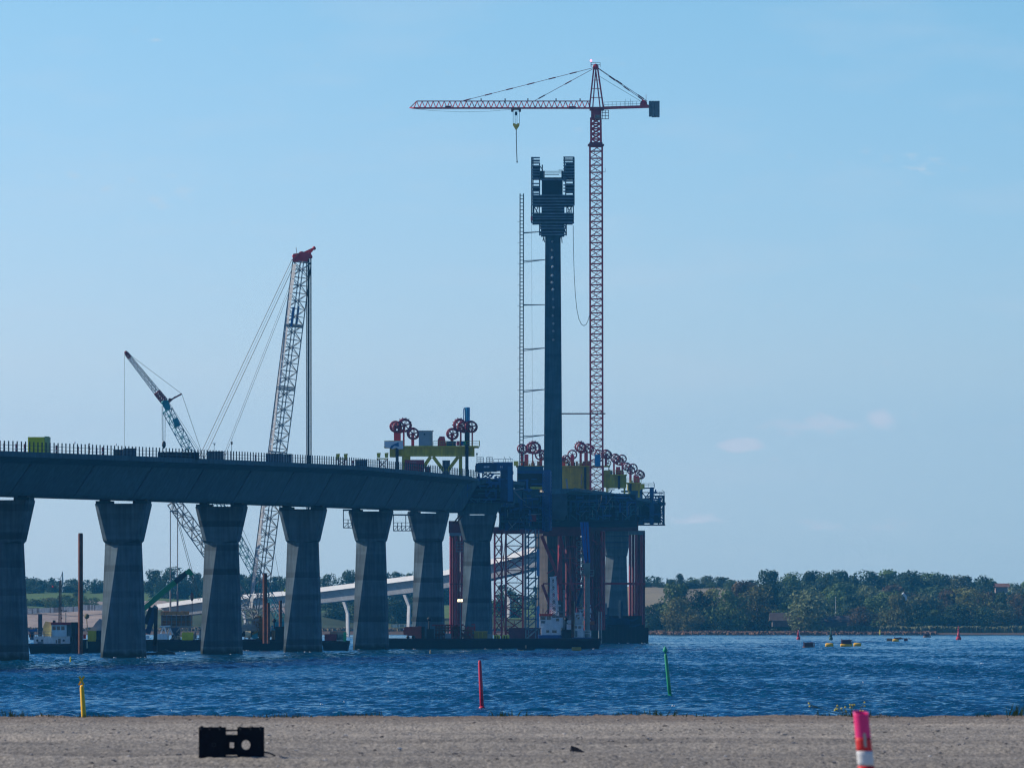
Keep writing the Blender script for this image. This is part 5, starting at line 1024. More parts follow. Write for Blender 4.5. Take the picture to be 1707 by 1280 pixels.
# work platforms hanging under the girder
for x0, x1, y0, y1, D, lab in ((571.5,588,850,880,1205,'black hanging work platform under the deck beside the fifth pier'),(655,690,858,885,1285,'black hanging lattice work platform between the fifth and sixth piers')):
    e = thing('hanging_platform', lab, 'work platform', P((x0+x1)/2, y1, D)); pb(e, 'floor', NAVY, x0+1, x1, y1-1.2, y1, D, 1.6); n = max(2, int((x1-x0)/7)); q = MB()
    for i in range(n+1):
        x = x0+1+(x1-x0-1)*i/n
        q.beam(P(x,y1,D), P(x,y0 if i in (0, n//2+1) else y1-14,D), .16); 
        if i < n: x2 = x0+1+(x1-x0-1)*(i+1)/n; q.beam(P(x,y1,D),P(x2,y1-8,D),.1); q.beam(P(x,y1-8,D),P(x2,y1-8,D),.1); q.beam(P(x,y1-14,D),P(x2,y1-14,D),.1)
    q.build('frame', NAVY, e); bar(e, 'hanger', NAVY, x0, y0, x1, y0, D, .3)
# ---------------------------------------------------------------- temporary red supports
def tubes(par, xs, y0, y1, D, r, m=TUBER, nm='tube_column'):
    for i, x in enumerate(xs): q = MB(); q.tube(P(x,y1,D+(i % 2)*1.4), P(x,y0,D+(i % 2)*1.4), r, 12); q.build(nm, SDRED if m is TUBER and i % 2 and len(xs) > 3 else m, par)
D = 1490.
e = thing('support_tower', 'bundle of tall red steel tubes standing between the sixth and seventh piers', 'support tower', P(762, 1074, D))
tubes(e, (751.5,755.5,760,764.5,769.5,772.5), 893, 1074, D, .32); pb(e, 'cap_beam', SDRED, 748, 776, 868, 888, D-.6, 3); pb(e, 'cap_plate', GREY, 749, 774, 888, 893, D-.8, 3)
for y in (972,): pb(e, 'brace', SDRED, 750, 774, y, y+2, D-.5, .4)
q = MB()
for x in (760.5, 767, 772.5): q.beam(P(x,920,D-.8), P(x,901,D-.8), .16)
for y in (904, 909, 914, 919): q.beam(P(759.5,y,D-.8), P(773,y,D-.8), .16)
q.build('access_frame', GREY, e)
D = 1600.
e = thing('support_tower', 'bundle of tall red steel tubes at the right end under the deck', 'support tower', P(1062, 1071, D))
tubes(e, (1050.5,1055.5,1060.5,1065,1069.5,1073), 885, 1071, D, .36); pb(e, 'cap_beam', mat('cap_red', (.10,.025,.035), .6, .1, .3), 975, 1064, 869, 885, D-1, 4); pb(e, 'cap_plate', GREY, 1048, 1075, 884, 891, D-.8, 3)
bar(e, 'brace', TUBER, 931, 972.5, 1076, 972.5, D-.8, .55); bar(e, 'brace', TUBER, 1049, 974, 1075, 974, D-.8, .3)
D = 1475.
e = thing('support_tower', 'red lattice support tower left of the grey stair tower under the deck', 'support tower', P(850, 1075, D))
q = MB(); q.lattice(P(839.5,1072,D+1), P(839.5,888,D+1), 1.0, 1.0, 2, .18, .07, 0, False); q.build('post', TUBER, e)
for x, m in ((843.5,GREYL),(824.5,RED),(871.5,RED),(875.5,GREYL)): pb(e, 'post', m, x-1.6, x+1.6, 884, 1072, D+2*(x % 2), .6)
for i in range(9):
    y = 889+i*20.5
    for x0, x1 in ((825,838),(844,871)):
        bar(e, 'brace', TUBER, x0, y, x1, y+19, D+.4, .24); bar(e, 'brace', SDRED, x0, y+19, x1, y, D+1.2, .24); bar(e, 'brace', SDRED, x0, y, x1, y, D+.8, .2)
pb(e, 'cap_beam', SDRED, 822, 906, 878, 889, D-.5, 3); pb(e, 'base_frame', SDRED, 848, 905, 1046, 1070, D-2, 4)
clutter(e, 'scaffold_tube', TUBER, 824, 872, 905, 1050, D, 2, 26, (.1,.2), 31)
e = thing('stair_tower', 'grey scaffold stair tower with zigzag flights right of the red lattice tower', 'stair tower', P(887, 1075, D-3)); D = 1470.
for x in (876.5, 881, 893, 898): bar(e, 'standard', GREY, x, 1072, x, 880, D, .3)
for i in range(11): y = 1064-i*17; bar(e, 'flight', GREYL, 878, y, 895, y-15, D+.3, .32); bar(e, 'landing', GREY, 875.5, y-15.5, 899, y-15.5, D, .3); bar(e, 'rail', GREY, 878, y-6, 894, y-21, D-.2, .12)
for y0, y1 in ((915,960),(1010,1046)): pb(e, 'blue_sheet', mat('sheet_blue', (.10,.22,.38), .6), 894.5, 899.5, y0, y1, D-.5, .3)
D = 1540.
e = thing('support_tower', 'massive dark red strutted support frame in front of the pylon leg', 'support tower', P(955, 1075, D))
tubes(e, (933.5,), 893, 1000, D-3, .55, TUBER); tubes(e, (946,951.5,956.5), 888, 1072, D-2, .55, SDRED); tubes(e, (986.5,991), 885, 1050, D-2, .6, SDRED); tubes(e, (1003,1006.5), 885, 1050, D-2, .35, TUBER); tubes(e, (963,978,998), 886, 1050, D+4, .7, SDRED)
for x0, y0, x1, y1, w_ in ((903,893,931,962,.8),(904,974,918,1012,.7),(931,962,910,1040,.5),(936,900,956,985,.5)): bar(e, 'strut', TUBER, x0, y0, x1, y1, D-3.5, w_)
pb(e, 'cap_beam', SDRED, 905, 985, 876, 893, D-4, 5); pb(e, 'cap_beam', MATS['form_panel_dark'], 918, 1062, 862, 878, D-4.5, 5)
for x0, x1, y0, y1, w_, m in ((958.5,972,896,1012,1.9,GREY),(993.5,1006,885,1030,1.8,SDRED)):
    q = MB(); c = (x0+x1)/2; q.lattice(P(c,y1,D-1), P(c,y0,D-1), w_, w_, 11, .1, .07, .2, True); q.build('lattice_post', m, e)
clutter(e, 'scaffold_tube', TUBER, 905, 1002, 893, 1045, D-4.4, 1.5, 46, (.14,.3), 38); bar(e, 'brace', TUBER, 905, 972.5, 972, 972.5, D-4, .35); clutter(e, 'scaffold_tube', SDRED, 932, 1008, 900, 1050, D-4, 2, 30, (.15,.3), 37)
for y in (893, 903, 912): pb(e, 'platform', NAVY, 985, 1050, y, y+1, 1700, 2)
D = 1548.
e = thing('cofferdam', 'black steel cofferdam round the pylon foot at the right end of the works', 'cofferdam', P(1040, 1073, D))
pb(e, 'wall', BLACK, 985, 1074, 1041, 1075, D, 22); pb(e, 'fender', BLACK, 1071, 1081, 1046, 1075, D-1, 3); 
for i in range(10): pb(e, 'sheet_rib', MATS['black_steel'], 1003+i*7, 1005+i*7, 1044, 1074, D-.25, .25)
pb(e, 'machine_deck', NAVY, 985, 1048, 1030, 1042, D+1, 8); pb(e, 'machine_deck', BLACK, 1010, 1070, 1026, 1041, D+3, 8)
for x, y0, m in ((1010,1005,GREYL),(1014,1012,NAVY),(1033.5,1000,GREYL),(1036.5,1002,NAVY)): bar(e, 'mooring_post', m, x, 1042, x, y0, D+2, .55)
clutter(e, 'pipework', NAVY, 985, 1072, 1022, 1044, D-.6, 1, 26, (.15,.4), 41)
for i in range(12): bar(e, 'tyre_chain', BLACK, 1066+i*1.2, 1046, 1066+i*1.2, 1074, D-1.4, .14)
# ---------------------------------------------------------------- barges and vessels behind the piers
HULL = mat('hull_black', (.008,.010,.018), .5, 0, .3, .6, 0, .4, 0, .3); SHIPW = mat('ship_white', (.84,.86,.86), .5, 0, .12, .8, 0, .3, 0, .2); ROPEY = mat('tarp', (.35,.36,.37), .8, 0, .25, 1)
def barge(name, label, x0, x1, yt, yb, D, dep, cat='barge'):
    e = thing(name, label, cat, P((x0+x1)/2, yb, D)); a = P(x0, yb, D); c = P(x1, yt, D); q = MB()
    q.hexa([(a.x+.5,D+.4,-.6),(c.x-.5,D+.4,-.6),(c.x-.5,D+dep,-.6),(a.x+.5,D+dep,-.6),(a.x,D,c.z),(c.x,D,c.z),(c.x,D+dep,c.z),(a.x,D+dep,c.z)]); q.build('hull', HULL, e)
    q = MB(); q.box(a.x-.06, c.x+.06, D-.14, D, c.z-.35, c.z+.05); q.build('rubbing_strake', MATS['black_steel'], e); return e
def mushroom(par, x, yt, yb, D, r): q = MB(); q.tube(P(x,yb,D), P(x,yt+r*.8,D), .16, 8); q.lathe(P(x,yt+r,D-.3), [(r*S(D),0),(r*S(D),.5)], 14, (0,1,0)); q.build('ventilator', BLACK, par)
D = 1102.
e = barge('work_boat', 'white work boat with red roofed wheelhouse moored behind the leftmost piers', 47, 122, 1073, 1090, D, 8, 'boat')
pb(e, 'deckhouse', SHIPW, 56, 117, 1060, 1073, D+.6, 5); w_ = pb(e, 'wheelhouse', mat('wheelhouse_blue', (.62,.78,.82), .5, 0, .1), 86, 111, 1041, 1060.5, D+.3, 3.5)
for x in (87.3, 94.6, 102): pb(w_, 'window', GLASS, x, x+5.4, 1043.4, 1049.6, D+.26, .04)
pb(w_, 'roof', mat('roof_red', (.33,.02,.04), .5), 85, 118.5, 1036.8, 1041, D, 4.2); pb(e, 'wheelhouse_side', mat('wheelhouse_side_shade', (.20,.27,.31), .6), 111, 119, 1041, 1062, D+.8, 3); pb(e, 'door', GLASS, 97, 101, 1064, 1072, D+.55, .05); pb(e, 'door', GLASS, 93, 95, 1066, 1072, D+.55, .05)  # right side wall of the wheelhouse, its shade painted in as darker tone
for x in (62, 70, 106): q = MB(); q.lathe(P(x,1067,D+.58), [(.2,-.05),(.2,.05)], 10, (0,1,0)); q.build('porthole', GLASS, e)
q = MB(); q.lattice(P(100,1037,D+2), P(100.5,968,D+2), .42, .3, 22, .05, .03, 0, False); q.build('mast', mat('mast_brown', (.20,.13,.10), .7), e)
for x, y, r in ((102.5,1017,.16),(101.5,1023,.18),(102.5,1030,.17),(100.4,969,.12),(88.2,977.5,.2)): q = MB(); q.lathe(P(x,y,D+2), [(.02,-r),(r,0),(.02,r)], 8); q.build('signal_ball', BLACK if x > 90 else RED, e)
bar(e, 'yard', GREY, 88, 978, 104, 977, D+2, .06); bar(e, 'yard', GREY, 100, 966, 104.5, 953, D+2, .08)
q = MB(); q.tube(P(109.5,1037,D+1), P(109.5,1021,D+1), .1, 6); q.beam(P(107,1018.5,D+1),P(111.5,1017.5,D+1),.25); q.build('searchlight', GREYL, e)
q = MB(); q.pbox(88,92,1033.5,1036.8,D+1,1); q.build('roof_box', BLACK, e)
pb(e, 'funnel', mat('post_slate', (.06,.09,.12), .6), 63.5, 70, 1023, 1067, D+1, .8); pb(e, 'hatch', GREY, 62.5, 71.5, 1069, 1076, D-.1, .2)
q = MB(); q.railing([P(49,1062,D+.2), P(86,1062,D+.2)], 1, 1.2, .04); q.build('guard_rail', GREYL, e); pb(e, 'awning', mat('awning_blue', (.03,.12,.3), .6), 47.5, 62, 1048, 1053, D+2, 3); pb(e, 'winch', NAVY, 50, 56, 1053, 1066, D+1.5, 2); pb(e, 'crate', ORANGE, 48, 51, 1056, 1062, D+.8, 1)
q = MB(); q.prism([P(72,1067,D+3),P(72,1043,D+3),P(76,1035,D+3),P(86,1037,D+3),P(86,1067,D+3)], (0,2,0)); tag(q.build('excavator_body', mat('machine_yellow', (.72,.55,.22), .6, 0, .2, 1)), 'yellow tan machine body standing behind the white wheelhouse of the work boat', 'machine')
e = thing('dark_bulkhead', 'black tall steel box right of the white wheelhouse, around the pile foot', 'pile guide', P(126, 1090, D-.5)); pb(e, 'box', HULL, 119, 134, 1037.5, 1091, D-.5, 6); pb(e, 'rib', NAVY, 126, 127.2, 1041, 1090, D-.7, .2); pb(e, 'top_plate', MATS['black_steel'], 118.6, 134.6, 1036.6, 1038, D-.7, 6.4)
PILE = mat('pile_rust', (.19,.075,.05), .85, .1, .4, .8, 0, .2, 0, .35)
def pile(label, x, yt, yb, D, wpx, grp='spud piles'): 
    e = thing('steel_pile', label, 'pile', P(x, yb, D), grp); q = MB(); q.tube(P(x,yb,D), P(x,yt,D), wpx*S(D)/2, 16); q.build('tube', PILE, e); q = MB(); q.tube(P(x,yt,D), P(x,yt-1.6,D), wpx*S(D)*.44, 16); q.build('cap', RUST, e)
    for k in range(3): q = MB(); y = yt+(yb-yt)*(k+.7)/3.2; q.tube(P(x,y,D), P(x,y+1,D), wpx*S(D)*.53, 16); q.build('weld_ring', RUST, e)
pile('tall rust brown steel pile left of the second pier, the tallest one', 134.3, 890, 1096, D-2, 8)
D = 1120.
e = barge('barge', 'dark low barge between the tall brown pile and the second pier', 122, 172, 1066, 1091, D, 8)
pb(e, 'yellow_tank', YEL, 146, 160, 1051, 1068.5, D-.2, 2.5); pb(e, 'red_locker', RED, 138.5, 143, 1057, 1064.5, D-.1, .8); bar(e, 'bollard', CREAM, 145.2, 1080, 145.2, 1068, D-.2, .2); q = MB(); q.lathe(P(144.5,1027,D+1), [(.45,0),(.45,.4)], 14, (0,1,0)); q.tube(P(144.5,1031,D+1.2),P(146,1052,D+1.2),.08,5); q.build('reel', mat('reel_olive', (.16,.13,.06), .7), e)
q = MB(); q.prism([P(149,1052,D+2),P(152,1046,D+2),P(156,1043,D+2),P(160,1037,D+2),P(166,1031,D+2),P(172,1033,D+2),P(172,1052,D+2)], (0,3,0)); q.build('tarpaulin', ROPEY, e); pb(e, 'cabin', NAVY, 160, 172, 1051, 1067, D+1, 2); pb(e, 'plank', ROPEY, 141, 168, 1049, 1051, D+.5, 1)
D = 1176.
e = barge('barge', 'dark barge behind the second gap between piers, carrying a white box and a yellow tank', 238, 338, 1066, 1086, D, 10)
pb(e, 'white_box', SHIPW, 262.5, 279, 1056, 1066, D, 2); pb(e, 'yellow_tank', YELB, 303, 322, 1053.5, 1066.5, D-.2, 2); pb(e, 'dark_unit', NAVY, 286, 300, 1046, 1066, D+2, 2); pb(e, 'white_box', SHIPW, 243, 249, 1059, 1064, D-.3, 1)
for x0, y0, x1, y1 in ((268,1056,272,1044),(277,1056,274,1044),(280,1066,283,1046),(288,1058,283,1046),(266,1044,284,1043)): bar(e, 'frame', SHIPW, x0, y0, x1, y1, D+.5, .25)
clutter(e, 'deck_gear', GREYL, 284, 336, 1044, 1066, D+.3, 2, 30, (.1,.25), 51); clutter(e, 'deck_gear', ROPEY, 322, 338, 1040, 1066, D+.3, 2, 12, (.1,.3), 52)
D = 1066.
e = thing('pontoon', 'low black pontoon float in front of the dark barge, right of the second pier', 'pontoon', P(270, 1093, D)); q = MB(); a = P(243,1093,D); c = P(293,1084,D); q.hexa([(a.x,D,-.4),(c.x,D,-.4),(c.x,D+4,-.4),(a.x,D+4,-.4),(a.x,D,c.z*.55),(c.x-.4,D,c.z*.75),(c.x-.4,D+4,c.z*.75),(a.x,D+4,c.z*.55)]); q.prism([P(258,1087,D+1),P(275,1082,D+1),P(284,1086,D+1)], (0,2,0)); q.build('hull', HULL, e)
D = 1150.
e = thing('telescopic_crane', 'green telescopic boom crane reaching up right from behind the second pier', 'crane', P(240, 1070, D))
def boomseg(x0,y0,x1,y1,w,m,nm,dd=0): q = MB(); q.beam(P(x0,y0,D+dd),P(x1,y1,D+dd),w*S(D),.9); q.build(nm,m,e)
boomseg(205,1044,292,970,10.5,GREENP,'boom'); boomseg(288,973.4,312,953.5,7.5,mat('boom_dark', (.012,.035,.05), .5),'boom_section'); q = MB(); q.prism([P(308,953,D-.6),P(314,947.5,D-.6),P(317,948,D-.6),P(323,956.5,D-.6),P(319,959.5,D-.6),P(312,957.5,D-.6)], (0,1.3,0)); q.build('boom_tip', GREENP, e)
q = MB(); q.beam(P(241,1005.5,D-.5),P(291,964.5,D-.5),.12); q.build('painted_lit_edge', mat('green_lit', (.25,.45,.3), .5), e)  # paler green strip paints the sunlit upper edge of the boom
boomseg(244,1031,261,1010,4.5,GREY,'ram',.3)
for x0, x1, y0, y1, r in ((318,318.6,957,988,.035),(321.5,321.8,958,988,.035)): q = MB(); q.tube(P(x0,y0,D),P(x1,y1,D),r,4); q.build('rope', ROPE, e)
q = MB(); q.lathe(P(320,1001,D), [(.05,-.1),(.2,.1),(.34,.5),(.30,1.1),(.12,1.5)], 10); q.build('hook_block', mat('hook_rust', (.22,.08,.06), .6), e); q = MB(); q.tube(P(320.3,1001,D),P(320.3,1042,D),.06,4); q.build('sling', ROPE, e)
e = thing('loading_arm', 'black folded hydraulic arm standing on the pontoon right of the second pier', 'crane arm', P(259, 1088, 1067)); D = 1067.5
boomseg(258.6,1086,260,1014,6,MATS['black_steel'],'upright_arm'); boomseg(246,1056,259,1013,4,NAVY,'folded_arm'); boomseg(258,1076,259,1064,6.4,RUST,'foot'); boomseg(243,1040,253,1012,2,BLACK,'ram')
D = 1200.
e = barge('barge', 'dark crane barge between the third and fourth piers, loaded with machinery', 396, 474, 1066, 1085, D, 24)
q = MB(); q.tube(P(409,1057,D+1),P(418,1057,D+1),.62,14); q.build('tank', CREAM, e); pb(e, 'locker', TEALP, 420, 429.5, 1054, 1064, D+.2, 1); pb(e, 'yellow_unit', mat('ochre', (.22,.13,.02), .6), 431, 441, 1041, 1065, D+1, 2); q = MB(); q.tube(P(456,1066,D+.6),P(456,1050,D+.6),.4,12); q.build('orange_drum', mat('drum_orange', (.35,.16,.05), .6), e); pb(e, 'dark_house', HULL, 458.5, 474, 1044, 1068, D+.4, 4); mushroom(e, 457, 1031, 1048, D, 3.2)
clutter(e, 'deck_gear', GREYL, 402, 432, 1030, 1066, D, 2, 44, (.1,.3), 61); clutter(e, 'deck_gear', MATS['ochre'], 420, 450, 1036, 1066, D, 2, 16, (.15,.4), 62)
pile('rust pile with yellow top beside the white boom foot', 441.7, 957, 1072, D-1, 7.5); pile('shorter thin brown pile right of the yellow topped pile', 447.5, 1006, 1072, D-1.6, 5); pile('short brown pile just left of the fourth pier', 467.5, 1002, 1066, D+3, 5.2)
e = barge('barge', 'small dark barge with red and tan containers right of the fourth pier', 536, 582, 1068, 1085, D, 9)
pb(e, 'container', DRED, 541, 561, 1056.5, 1068.5, D, 2); pb(e, 'container', mat('container_tan', (.30,.24,.18), .7), 550, 574, 1052, 1058, D+3, 2); pb(e, 'cabin', GREY, 561, 574, 1057, 1067, D+1, 2); bar(e, 'green_post', mat('green_bright', (.05,.45,.16), .5), 575, 1068.5, 575, 1053, D-.2, .55); clutter(e, 'deck_gear', GREYL, 560, 580, 1056, 1068, D-.2, 1, 10, (.08,.18), 64)
# long barge below the pylon
D = 1264.
lb = barge('barge', 'long black barge in front of the pylon works, from the fifth pier to the cofferdam', 640, 1002, 1064, 1081.5, D, 20)
o = thing('site_machine', 'orange red machine on the left end of the long barge', 'machine', P(688, 1064, D+1)); q = MB(); q.prism([P(673,1058,D+1),P(671.5,1047,D+1),P(676,1044.5,D+1),P(703,1043.5,D+1),P(703,1064,D+1),P(692,1064,D+1),P(690,1060,D+1)], (0,2.2,0)); q.build('hood', mat('machine_red', (.42,.06,.035), .5, 0, .2, 1), o); pb(o, 'cab', BLACK, 702.5, 708, 1044, 1064, D+.8, 2.5); pb(o, 'lamp', lampw, 672, 673.5, 1047, 1049.5, D+.9, .1)
for x in (680, 689): q = MB(); q.lathe(P(x,1061.5,D+.8), [(.33,0),(.33,.5)], 12, (0,1,0)); q.build('wheel', BLACK, o)
o = thing('mooring_winch', 'black mooring winch block with round ventilator on the long barge', 'winch', P(717, 1064, D)); pb(o, 'housing', HULL, 711, 723.5, 1048, 1065, D+.1, 2); mushroom(o, 715.5, 1028, 1050, D+.6, 3.4)
o = thing('steel_stack', 'stack of rusty steel beams and frames on the long barge', 'steel stack', P(745, 1064, D+3))
for i, y in enumerate((1040.5, 1044.5, 1049, 1056)): pb(o, 'beam', [DRED, RUST, mat('rust_brown', (.13,.07,.055), .8, 0, .4, 1), RUST][i], 725-(i == 0)*5, 772-i*3, y, y+2.6, D+3+i*.5, 1.2)
for i in range(8): bar(o, 'stanchion', RUST, 727+i*5, 1064, 727+i*5, 1041, D+3, .25)
pb(o, 'grey_box', mat('box_grey', (.24,.27,.29), .6), 741.5, 752, 1055.5, 1064, D+.5, 1.5); clutter(o, 'deck_gear', DRED, 752, 792, 1040, 1064, D+3, 2, 40, (.12,.3), 71); clutter(o, 'deck_gear', mat('rust_brown', (.13,.07,.055), .8), 724, 792, 1043, 1064, D+2, 1, 34, (.12,.3), 72)
o = thing('lighting_mast', 'lighting mast with two lit floodlights in front of the red tubes', 'light mast', P(767.5, 1064, D+.5)); bar(o, 'pole', GREY, 767.5, 1064, 767.5, 1003, D+.5, .22)
for x in (764.6, 769.4): pb(o, 'floodlight', mat('floodlight_lit', (.9,.8,.6), .4, emit=((1,.74,.4), 4)), x-1.7, x+1.7, 998.5, 1002.5, D+.3, .3)
bar(o, 'crossarm', GREY, 762, 1003.6, 772, 1003.6, D+.5, .16)
o = thing('yellow_container', 'yellow brown tank box on the long barge below the seventh pier', 'container', P(801, 1064, D)); pb(o, 'body', mat('tank_yellow', (.33,.22,.025), .6, 0, .2, 1), 790.5, 812.5, 1053, 1064.5, D+.2, 2.2); pb(o, 'lid', YEL, 790, 813, 1052, 1053, D, 2.6)
for x in (797, 804): pb(o, 'rib', YEL, x, x+1, 1053.4, 1064, D+.05, .12)
o = thing('barge_railing_unit', 'yellow striped low generator pair beside white bags on the long barge', 'generator', P(833, 1064, D)); pb(o, 'body', YELB, 823, 834, 1058, 1064.5, D+.2, 1.2); pb(o, 'body', YELB, 837, 849, 1058, 1064.5, D+.2, 1.2)
for x in (825,829,840,844): pb(o, 'grille', BLACK, x, x+1.6, 1059.5, 1063.5, D+.15, .05)
pb(o, 'bag', GREYL, 812.5, 821, 1056, 1064, D+.8, 1)
# the ship alongside
D = 1286.
sh = thing('supply_ship', 'white supply ship with red topped wheelhouse and lattice mast behind the long barge', 'ship', P(937, 1075, D))
q = MB(); q.prism([P(899,1075,D),P(897,1058,D),P(935,1058,D),P(938,1062,D),P(986,1062,D),P(986,1075,D)], (0,9,0)); q.build('hull', mat('ship_blue', (.03,.09,.26), .5, 0, .15, .8), sh); pb(sh, 'deckhouse', SHIPW, 902, 935, 1045.5, 1059.5, D+.3, 6); pb(sh, 'deckhouse', SHIPW, 919, 941, 1029, 1046, D+1, 5); pb(sh, 'deckhouse', SHIPW, 936, 955, 1033, 1060, D+2, 5)
w_ = pb(sh, 'wheelhouse', SHIPW, 900, 920.5, 1024, 1046, D+.5, 5); pb(w_, 'window', GLASS, 900.6, 909.5, 1027, 1032.5, D+.46, .04); pb(w_, 'window', GLASS, 911.5, 918, 1027, 1032.5, D+.46, .04); pb(w_, 'roof', ORANGE if 0 else mat('roof_orange_red', (.70,.06,.03), .5), 899.3, 921, 1022.5, 1026.5, D+.2, 5.4)
for x, y, wd in ((910.5,1050,5),(920.5,1050,7.5),(927,1030.5,5),(943,1038,4),(902,1034,7)): pb(sh, 'window', GLASS if x != 902 else GREY, x, x+wd, y, y+4.4, D+(.26 if y > 1045 else .46 if x == 902 else .96 if x < 935 else 1.96), .04)
pb(sh, 'bridge_wing', SHIPW, 959, 971, 1021, 1046, D+2, 4); pb(sh, 'window', GLASS, 960, 966, 1024, 1031, D+1.96, .04)
q = MB(); q.lattice(P(924,1026,D+2), P(922,962,D+2), 1.45, .85, 11, .10, .06, .3, False); q.beam(P(916,962,D+2),P(928,960.5,D+2),.15); q.beam(P(922,1009,D+2),P(935,1009,D+2),.3); q.build('lattice_mast', WHITE, sh); pb(sh, 'deckhouse', SHIPW, 944.5, 972, 1040, 1062, D-.1, 2); pb(sh, 'window', GLASS, 957, 962, 1043, 1047, D-.14, .04); pb(sh, 'window', GLASS, 964, 968.5, 1043, 1047, D-.14, .04); pb(sh, 'door', GREY, 959, 962.5, 1051, 1061.5, D-.14, .04); pb(sh, 'deck_edge', GREYL, 944, 973, 1039, 1040, D-.2, 2.2)
bar(sh, 'mast', GREYL, 940, 1048, 940.5, 983, D+1, .3); bar(sh, 'mast', CREAM, 957, 1060, 957, 1002, D-.3, .2); bar(sh, 'rust_post', RUST, 954.5, 1062, 954.5, 1001, D-.5, .55); pb(sh, 'dark_house', HULL, 936, 953.5, 1049, 1064, D-.3, 2); mushroom(sh, 943.5, 1029, 1050, D, 3)
clutter(sh, 'rigging', SHIPW, 955, 985, 1008, 1062, D+1, 3, 46, (.08,.25), 81); clutter(sh, 'deck_gear', GREY, 918, 958, 1018, 1034, D+2, 3, 20, (.08,.2), 82); pb(sh, 'rescue_boat', mat('rescue_orange', (.35,.08,.02), .5), 983, 991, 1035, 1041, D+1, 2)
q = MB(); q.railing([P(936,1060,D+.1), P(985,1060,D+.1)], 1.1, 1.4, .05); q.build('guard_rail', SHIPW, sh)
kc = thing('knuckle_crane', 'grey pedestal crane with bright blue folded jib beside the white ship', 'crane', P(979, 1070, D+1)); D2 = D+1
q = MB(); q.tube(P(979,1070,D2),P(979,955,D2),.52,16); q.build('pedestal', mat('pedestal_grey', (.22,.24,.21), .6, 0, .15, .7), kc); pb(kc, 'slew_house', MATS['pedestal_grey'], 973.5, 984, 938, 957, D2-.8, 1.6); q = MB(); q.railing([P(969,959,D2-1), P(990,959,D2-1)], 1.1, 1, .06); q.pbox(969,990,958.5,960,D2-1.1,2.2); q.build('platform', MATS['pedestal_grey'], kc)
JB = mat('jib_blue', (.012,.10,.36), .45, .1, .2, .8)
for x0, x1, xb, yb_ in ((967,971.5,975,938),(973,976.2,977,936),(977,981,982,938)): q = MB(); q.prism([P(x0,870,D2-.9),P(x1,870,D2-.9),P(xb+2.2,yb_,D2-.9),P(xb-.6,yb_,D2-.9)], (0,1.0,0)); q.build('jib', JB, kc)
bar(kc, 'pipe', NAVY, 962, 1010, 970, 980, D2, .5)
for x in (998.5, 1002.5): tag(MB().tube(P(x,1072,1300),P(x,1019,1300),.13,8).build('mooring_post', GREYL), f'thin pale mooring post at the right end of the long barge, {"left" if x < 1000 else "right"} one', 'mooring post')
# ---------------------------------------------------------------- buoys, floats, spars
YF = mat('float_yellow', (.92,.50,.012), .5, 0, .15, 1); BRED = mat('buoy_red', (.48,.015,.045), .45, 0, .15, 1); BGRN = mat('buoy_green', (.015,.22,.10), .45, 0, .15, 1)
def spar(label, xb, yb, xt, yt, D, wpx, m, foot=True, top=None, name='spar_buoy'):
    e = thing(name, label, 'spar buoy', P(xb, YH+CH/S(D), D)); B_ = P(xb,yb,D); T_ = P(xt,yt,D); r = wpx*S(D)/2; d = (T_-B_).normalized(); q = MB()
    q.lathe(B_-d*.5, [(r*1.1,0),(r*1.15,(T_-B_).length*.5),(r*.95,(T_-B_).length+.35),(r*.5,(T_-B_).length+.5)], 16, d); q.build('pole', m, e)
    if foot: q = MB(); q.lathe(B_-d*.35, [(r*1.7,0),(r*2.0,.12),(r*2.0,.42),(r*1.2,.55)], 16, d); q.build('float', m, e)
    if top: top(e, T_, d, r)
    return e
def xtop(e, T_, d, r):
    for a in (-1, 1): q = MB(); c = T_+V3(.0,.07*a,.26); q.beam(c+V3(-.17*a-.03,0,-.27), c+V3(.15*a,0,.27), .12); q.build('cross_arm', MATS['spar_yellow'], e)
def gtop(e, T_, d, r): q = MB(); q.lathe(T_, [(r*.35,-.05),(r*.35,.1),(r*1.0,.12),(r*1.5,.3),(.02,.62)], 12, d); q.build('cone_topmark', mat('topmark_green', (.02,.35,.2), .5), e)
spar('yellow spar buoy with a cross topmark leaning at the gravel edge', 140.3, 1202, 136.2, 1141, 392, 7.4, mat('spar_yellow', (.92,.50,.010), .45, 0, .1, 2), False, xtop)
spar('red spar buoy standing in the water mid picture', 803.5, 1181, 799.6, 1100, 443, 5.8, mat('spar_red', (.55,.012,.05), .4, 0, .12, 2))
spar('green spar buoy leaning left with a cone topmark', 1117, 1161, 1109.5, 1089, 512, 5.4, mat('spar_green', (.015,.28,.13), .4, 0, .12, 2), True, gtop)
spar('tiny yellow marker stake in the water left of the second pier', 117.5, 1103, 117.5, 1094, 905, 2.4, YELB, False)
spar('small tan cone marker in the water below the orange machine', 717.5, 1090, 717.5, 1083, 1100, 2.6, mat('marker_tan', (.30,.24,.14), .6), False)
spar('far small yellow stake in front of the green reeds', 1467, 1057.5, 1467, 1049, 2240, 1.6, YELB, False)
